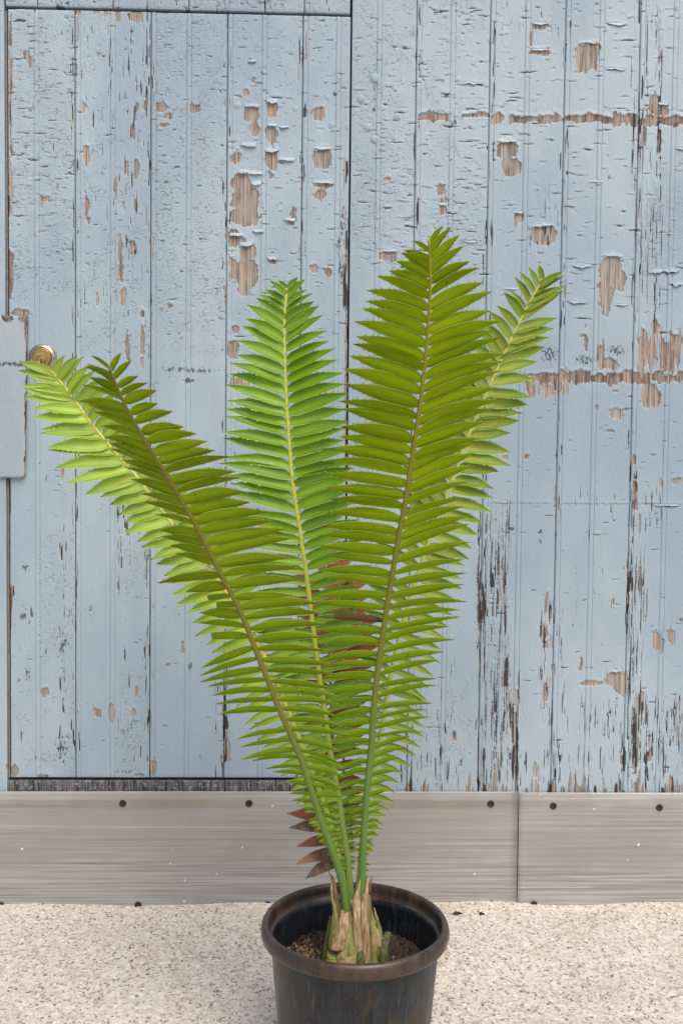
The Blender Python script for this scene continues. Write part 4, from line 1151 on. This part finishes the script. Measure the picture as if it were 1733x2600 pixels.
all_leaf = []
frond_obj = {}
for key, fd in FR.items():
    x, y, s = catmull(fd['pts'], 90)
    u = s / s[-1]
    dep = POT_Y + (0.012 if fd['back'] else -0.020) + fd['lean'] * u ** 1.5
    if key == 'F': dep = dep + 0.02
    pts = [P(a, b, c) for a, b, c in zip(x, y, dep)]
    tang = [(pts[min(i + 1, 89)] - pts[max(i - 1, 0)]).normalized() for i in range(90)]
    Nd = Vector((0, -1, .25)) if fd['back'] else Vector((0, 1, .25))
    # rachis: a tapering, slightly grooved stalk
    V, at = [], []
    ns = 12
    for i in range(90):
        t = u[i]
        r = fd['r'][1] + (fd['r'][0] - fd['r'][1]) * (1 - t) ** .8
        if t < .05: r *= 1 + (0.05 - t) * 9
        N = (Nd - tang[i] * Nd.dot(tang[i])).normalized(); S = tang[i].cross(N)
        for k in range(ns):
            a = 2 * math.pi * k / ns
            q = r * (1 - .22 * max(0, math.cos(a)) ** 3) if not key == 'F' else r
            V.append(pts[i] + N * (q * math.cos(a)) + S * (q * math.sin(a) * 1.05)); at.append(t)
    k = np.arange(ns); k2 = (k + 1) % ns
    Q = np.concatenate([np.stack([i * ns + k, i * ns + k2, (i + 1) * ns + k2, (i + 1) * ns + k], -1) for i in range(89)])
    V.append(pts[0]); V.append(pts[-1]); at += [0, 1]
    T = np.concatenate([np.stack([k2, k, np.full(ns, len(V) - 2)], -1), np.stack([89 * ns + k, 89 * ns + k2, np.full(ns, len(V) - 1)], -1)])
    fo = link('frond', mesh_np('frond', [tuple(q) for q in V], Q, T, attrs={'along': np.array(at)}), RM[key], plant)
    fo['label'] = fd['label']
    frond_obj[key] = fo
    # leaflets
    for side, tab, sg in (('right', fd['right'], 1), ('left', fd['left'], -1)):
        ymax = max(q[0] for q in tab) + 10; ymin = min(q[0] for q in tab) - 2
        pos = random.uniform(0, 6) + (fd['step'] * .5 if sg < 0 else 0)
        while pos < s[-1]:
            i = min(88, max(1, int(np.searchsorted(s, pos))))
            py, px = float(np.interp(pos, s, y)), float(np.interp(pos, s, x))
            t = pos / s[-1]
            dpt = float(np.interp(pos, s, dep))
            here = P(px, py, dpt)
            stp = fd['step'] * (0.58 if t < .14 else (.84 if t < .28 else (.95 if t < .4 else 1.0))) * (0.72 if t > .93 else 1) * random.uniform(.87, 1.13)
            pos += stp
            if py > ymax or py < ymin: continue
            if .2 < t < .9 and random.random() < .025: continue
            dx, dy = interp(tab, py, 1), interp(tab, py, 2)
            j = random.uniform(.92, 1.05)
            dx, dy = dx * j + random.uniform(-2, 2), dy * j + random.gauss(0, 5)
            blunt = key == 'B' and sg < 0 and (1490 < py < 1545 or 1608 < py < 1625)
            lpx = math.hypot(dx, dy)
            if lpx < 9: continue
            mpp = (dpt + CAM_D) / F_PX
            fold = (0.20 if key != 'F' else .05) * lpx * mpp * (-1 if fd['back'] else 1)
            tip = P(px + dx, py + dy, dpt + fold + random.uniform(-.006, .006))
            N = (Nd - tang[i] * Nd.dot(tang[i])).normalized()
            S = tang[i].cross(N)
            base = here + (tip - here).normalized() * (fd['r'][1] + (fd['r'][0] - fd['r'][1]) * (1 - t) ** .8) * .7
            wpx = fd['step'] * np.interp(t, [0, .12, .25, .45, .7, .9, 1], [.42, .50, .60, .82, 1.30, 1.28, .76]) * random.uniform(.92, 1.08)
            if key == 'F' and t < .4: wpx *= 1.7
            if key == 'E': wpx *= .92
            if key == 'C': wpx *= .98
            wpx = min(wpx, lpx * .30 + 3)
            ra = random.gauss(0, .20) + (0.30 if t < .45 else .16) * sg * (1 if not fd['back'] else -1)
            arch = 0.022 * random.uniform(.3, 1.7) + (0.022 if t < .4 else 0)
            arr = leaflet_arrays(base, tip, tang[i], N, wpx * mpp, ra, arch, blunt, random.gauss(-.03, .03) if key != 'F' else random.gauss(-.08, .1), key != 'F')
            mat = LM[key]
            if key == 'A' and 1540 < py < 1585 and sg < 0 and not any(q.get('x') for q in all_leaf):
                all_leaf.append(dict(x=True, key=key, mat=LM['X'], arr=arr, ft=t, score=1e6)); continue
            vis = {'A': 1, 'B': 1, 'C': .9, 'D': .85 if sg < 0 else .45, 'E': .9 if sg > 0 else .5, 'F': .45 if py < 2040 else 3.0}[key]
            all_leaf.append(dict(key=key, mat=mat, arr=arr, ft=t, score=lpx * vis))
print('leaflets', len(all_leaf))
all_leaf.sort(key=lambda q: -q['score'])
for q in all_leaf[:300]:
    V, Q, T, UV = q['arr']
    o = link('leaflet', mesh_np('leaflet', V, Q, T if T else None, uv=UV, attrs={'ft': np.full(len(V), q['ft'])}), q['mat'], frond_obj[q['key']])
    if q.get('x'): o['label'] = 'leaflet withered brown at its base'
# the smaller ones at the frond bases and at the back
rest = all_leaf[300:]
V, Q, T, UV, FT = [], [], [], [], []
mats = []
for q in rest:
    v_, q_, t_, uv_ = q['arr']
    b = len(V)
    V += v_; UV += uv_; FT += [q['ft']] * len(v_)
    Q += [tuple(a + b for a in w) for w in q_]; T += [tuple(a + b for a in w) for w in t_]
    if q['mat'] not in mats: mats.append(q['mat'])
mq = []; mt = []
for q in rest:
    k = mats.index(q['mat']); mq += [k] * len(q['arr'][1]); mt += [k] * len(q['arr'][2])
me = mesh_np('small_leaflets', V, Q, T, uv=UV, attrs={'ft': np.array(FT)})
so = link('small_leaflets', me, None, plant)
for m in mats: me.materials.append(m)
me.polygons.foreach_set('material_index', np.array(mq + mt, np.int32))
tag(so, kind='stuff')

# stem base of old leaf bases
M['sh_g'] = sheath_material('green_leaf_base', (0.140, 0.140, 0.036), (0.310, 0.290, 0.095), (0.390, 0.290, 0.140))
M['sh_t'] = sheath_material('tan_papery_leaf_base', (0.215, 0.135, 0.062), (0.540, 0.400, 0.225), (0.380, 0.245, 0.115))
M['sh_b'] = sheath_material('brown_leaf_base', (0.085, 0.045, 0.020), (0.240, 0.130, 0.060), (0.160, 0.085, 0.040))
M['sh_d'] = sheath_material('dark_green_leaf_base', (0.050, 0.060, 0.016), (0.110, 0.120, 0.040), (0.085, 0.085, 0.025))
SB = P(915, 2430, POT_Y - .03)
core_c = P(905, 2400, POT_Y)
zb0 = ZS - .012
stem = lathe_obj('stem', [(.030, zb0), (.042, zb0 + .008), (.041, zb0 + .030), (.034, zb0 + .055), (.027, zb0 + .080), (.020, zb0 + .100), (.003, zb0 + .108)], M['sh_b'], plant, (core_c.x, POT_Y - .004, 0), 28, 'Z')


def zp(X, Y): return 780 + X / 6.03, 2200 + Y / 6.03


def sheath(path, mat, front, jag=0.0):
    """a leaf base: path of (x, y, width) in photo pixels from foot to tip, standing 'front' metres before the stem's axis"""
    nu = 13
    pth = np.array(path, float)
    tt = np.linspace(0, 1, len(pth)); n = 34
    ti = np.linspace(0, 1, n)
    px, py, w = (np.interp(ti, tt, pth[:, j]) for j in range(3))
    V = []
    for j in range(n):
        fy = POT_Y - .004 - front * (1 - .50 * ti[j]) * (1 + .12 * math.sin(ti[j] * 3.1))
        c = P(px[j], py[j], fy); mpp = (fy + CAM_D) / F_PX
        hw = w[j] * mpp / 2 * 1.12
        for k in range(nu):
            a = math.pi * (k / (nu - 1) - .5) * 1.25
            wig = 1 + .06 * math.sin(j * .55 + k * .9 + path[0][0]) + .10 * (float(vnoise(np.array([j * .5 + path[0][0]]), np.array([0. if k < nu / 2 else 9.]), 3)[0]) - .5)
            zz = c.z + (random.uniform(-1, 1) * jag * .008 if j == n - 1 else 0)
            fl = float(fbm(np.array([k * 1.1 + path[0][0]]), np.array([j * .22 + path[0][1]]), 55, 3)[0]) - .5
            c.y += 0.0; dy_ = -fl * .0075 * min(1, hw / .006)
            V.append((c.x + hw * math.sin(a) / math.sin(math.pi * .625 * .8 + .001) * wig, c.y + hw * .62 * (1 - math.cos(a)) + dy_, zz))
    V = np.array(V)
    inner = V.copy(); inner[:, 1] += .0022
    Q = grid_quads(nu, n); m = len(V)
    idx = np.arange(m).reshape(n, nu)
    loop = np.concatenate([idx[0], idx[1:, -1], idx[-1, -2::-1], idx[-2:0:-1, 0]]); l2 = np.roll(loop, -1)
    Q = np.concatenate([Q, Q[:, ::-1] + m, np.stack([loop, loop + m, l2 + m, l2], -1)])
    return link('leaf_base', mesh_np('leaf_base', np.concatenate([V, inner]), Q), mat, stem)


def S_(lst):
    if lst[0][1] > 1350: lst = [(lst[0][0], lst[0][1] + 260, lst[0][2] * 1.02)] + lst
    return [(*zp(a, b), c / 6.03) for a, b, c in lst]


sheath(S_([(640, 1500, 520), (650, 1200, 470), (660, 900, 400), (650, 700, 330), (640, 560, 260)]), M['sh_t'], .030, .8)
sheath(S_([(860, 1500, 420), (880, 1200, 420), (870, 900, 330), (860, 640, 230), (860, 480, 150)]), M['sh_t'], .031, .8)
sheath(S_([(280, 1400, 95), (320, 1060, 75), (362, 770, 45)]), M['sh_d'], .026)
sheath(S_([(400, 1290, 150), (405, 1050, 120), (430, 700, 70), (385, 420, 55), (372, 190, 36)]), M['sh_g'], .034)
sheath(S_([(470, 1120, 70), (478, 800, 60), (430, 420, 60), (395, 200, 40), (330, 90, 8)]), M['sh_b'], .030, .5)
sheath(S_([(455, 1300, 200), (500, 1180, 200), (560, 900, 170), (575, 760, 150), (590, 670, 130)]), M['sh_t'], .042, .8)
sheath(S_([(610, 1480, 310), (620, 1350, 300), (655, 1150, 180), (668, 900, 90), (662, 690, 36)]), M['sh_g'], .050, .2)
sheath(S_([(780, 1600, 130), (770, 1340, 130), (770, 1000, 120), (755, 720, 115), (752, 560, 120), (775, 400, 62), (815, 165, 8)]), M['sh_t'], .044, .3)
sheath(S_([(905, 1640, 115), (900, 1370, 115), (890, 1000, 108), (880, 700, 120), (890, 500, 100), (912, 330, 46), (930, 190, 16)]), M['sh_t'], .040, .5)
sheath(S_([(1010, 1430, 200), (1010, 1250, 190), (1000, 1000, 140), (960, 720, 70), (948, 440, 22)]), M['sh_g'], .036)
sheath(S_([(1085, 1230, 130), (1060, 1080, 130), (1005, 850, 70), (975, 680, 30)]), M['sh_t'], .030)
sheath(S_([(1135, 1130, 62), (1090, 900, 52), (1040, 710, 26), (1020, 630, 8)]), M['sh_g'], .026)
sheath(S_([(1165, 1420, 135), (1180, 1200, 120), (1235, 1020, 92)]), M['sh_d'], .040, .3)
sheath(S_([(812, 1470, 112), (820, 1280, 66), (826, 1105, 18)]), M['sh_d'], .053)
sheath(S_([(385, 1450, 170), (395, 1350, 165), (400, 1265, 130)]), M['sh_g'], .046, .4)
sheath(S_([(950, 420, 30), (960, 300, 26), (990, 160, 12)]), M['sh_b'], .016)

# scraps on the pavement by the wall
M['scrap'] = plain('dry_dark_scrap', (0.040, 0.024, 0.018), 0.8, 0, .8, 500.0, .4)
for (px, py, w, lab) in [(1160, 2320, 17, 'dark dry scrap on the pavement close behind the pot rim'), (1221, 2322, 11, 'small reddish dark scrap on the pavement below the plate seam')]:
    g = P(px, py, 0)
    d = g - CAM_P; k = (0.003 - CAM_P.z) / d.z
    c = CAM_P + d * k
    hw = w * .00085 / 2
    n, V = 10, []
    for i in range(n):
        a = i / n * 6.283
        r = hw * (.55 + .9 * random.random())
        V.append((c.x + r * math.cos(a) * 1.3, c.y + r * math.sin(a), c.z + .0005))
    for i in range(n):
        V.append((c.x + (V[i][0] - c.x) * .5, c.y + (V[i][1] - c.y) * .5, c.z + random.uniform(.002, .006)))
    V.append((c.x, c.y, c.z + .004))
    Q = [(i, (i + 1) % n, n + (i + 1) % n, n + i) for i in range(n)]; T = [(n + i, n + (i + 1) % n, 2 * n) for i in range(n)]
    tag(link('scrap', mesh_np('scrap', V, Q, T, smooth=False), M['scrap']), lab, 'debris', 'dry scraps by the wall')
print('scene built')
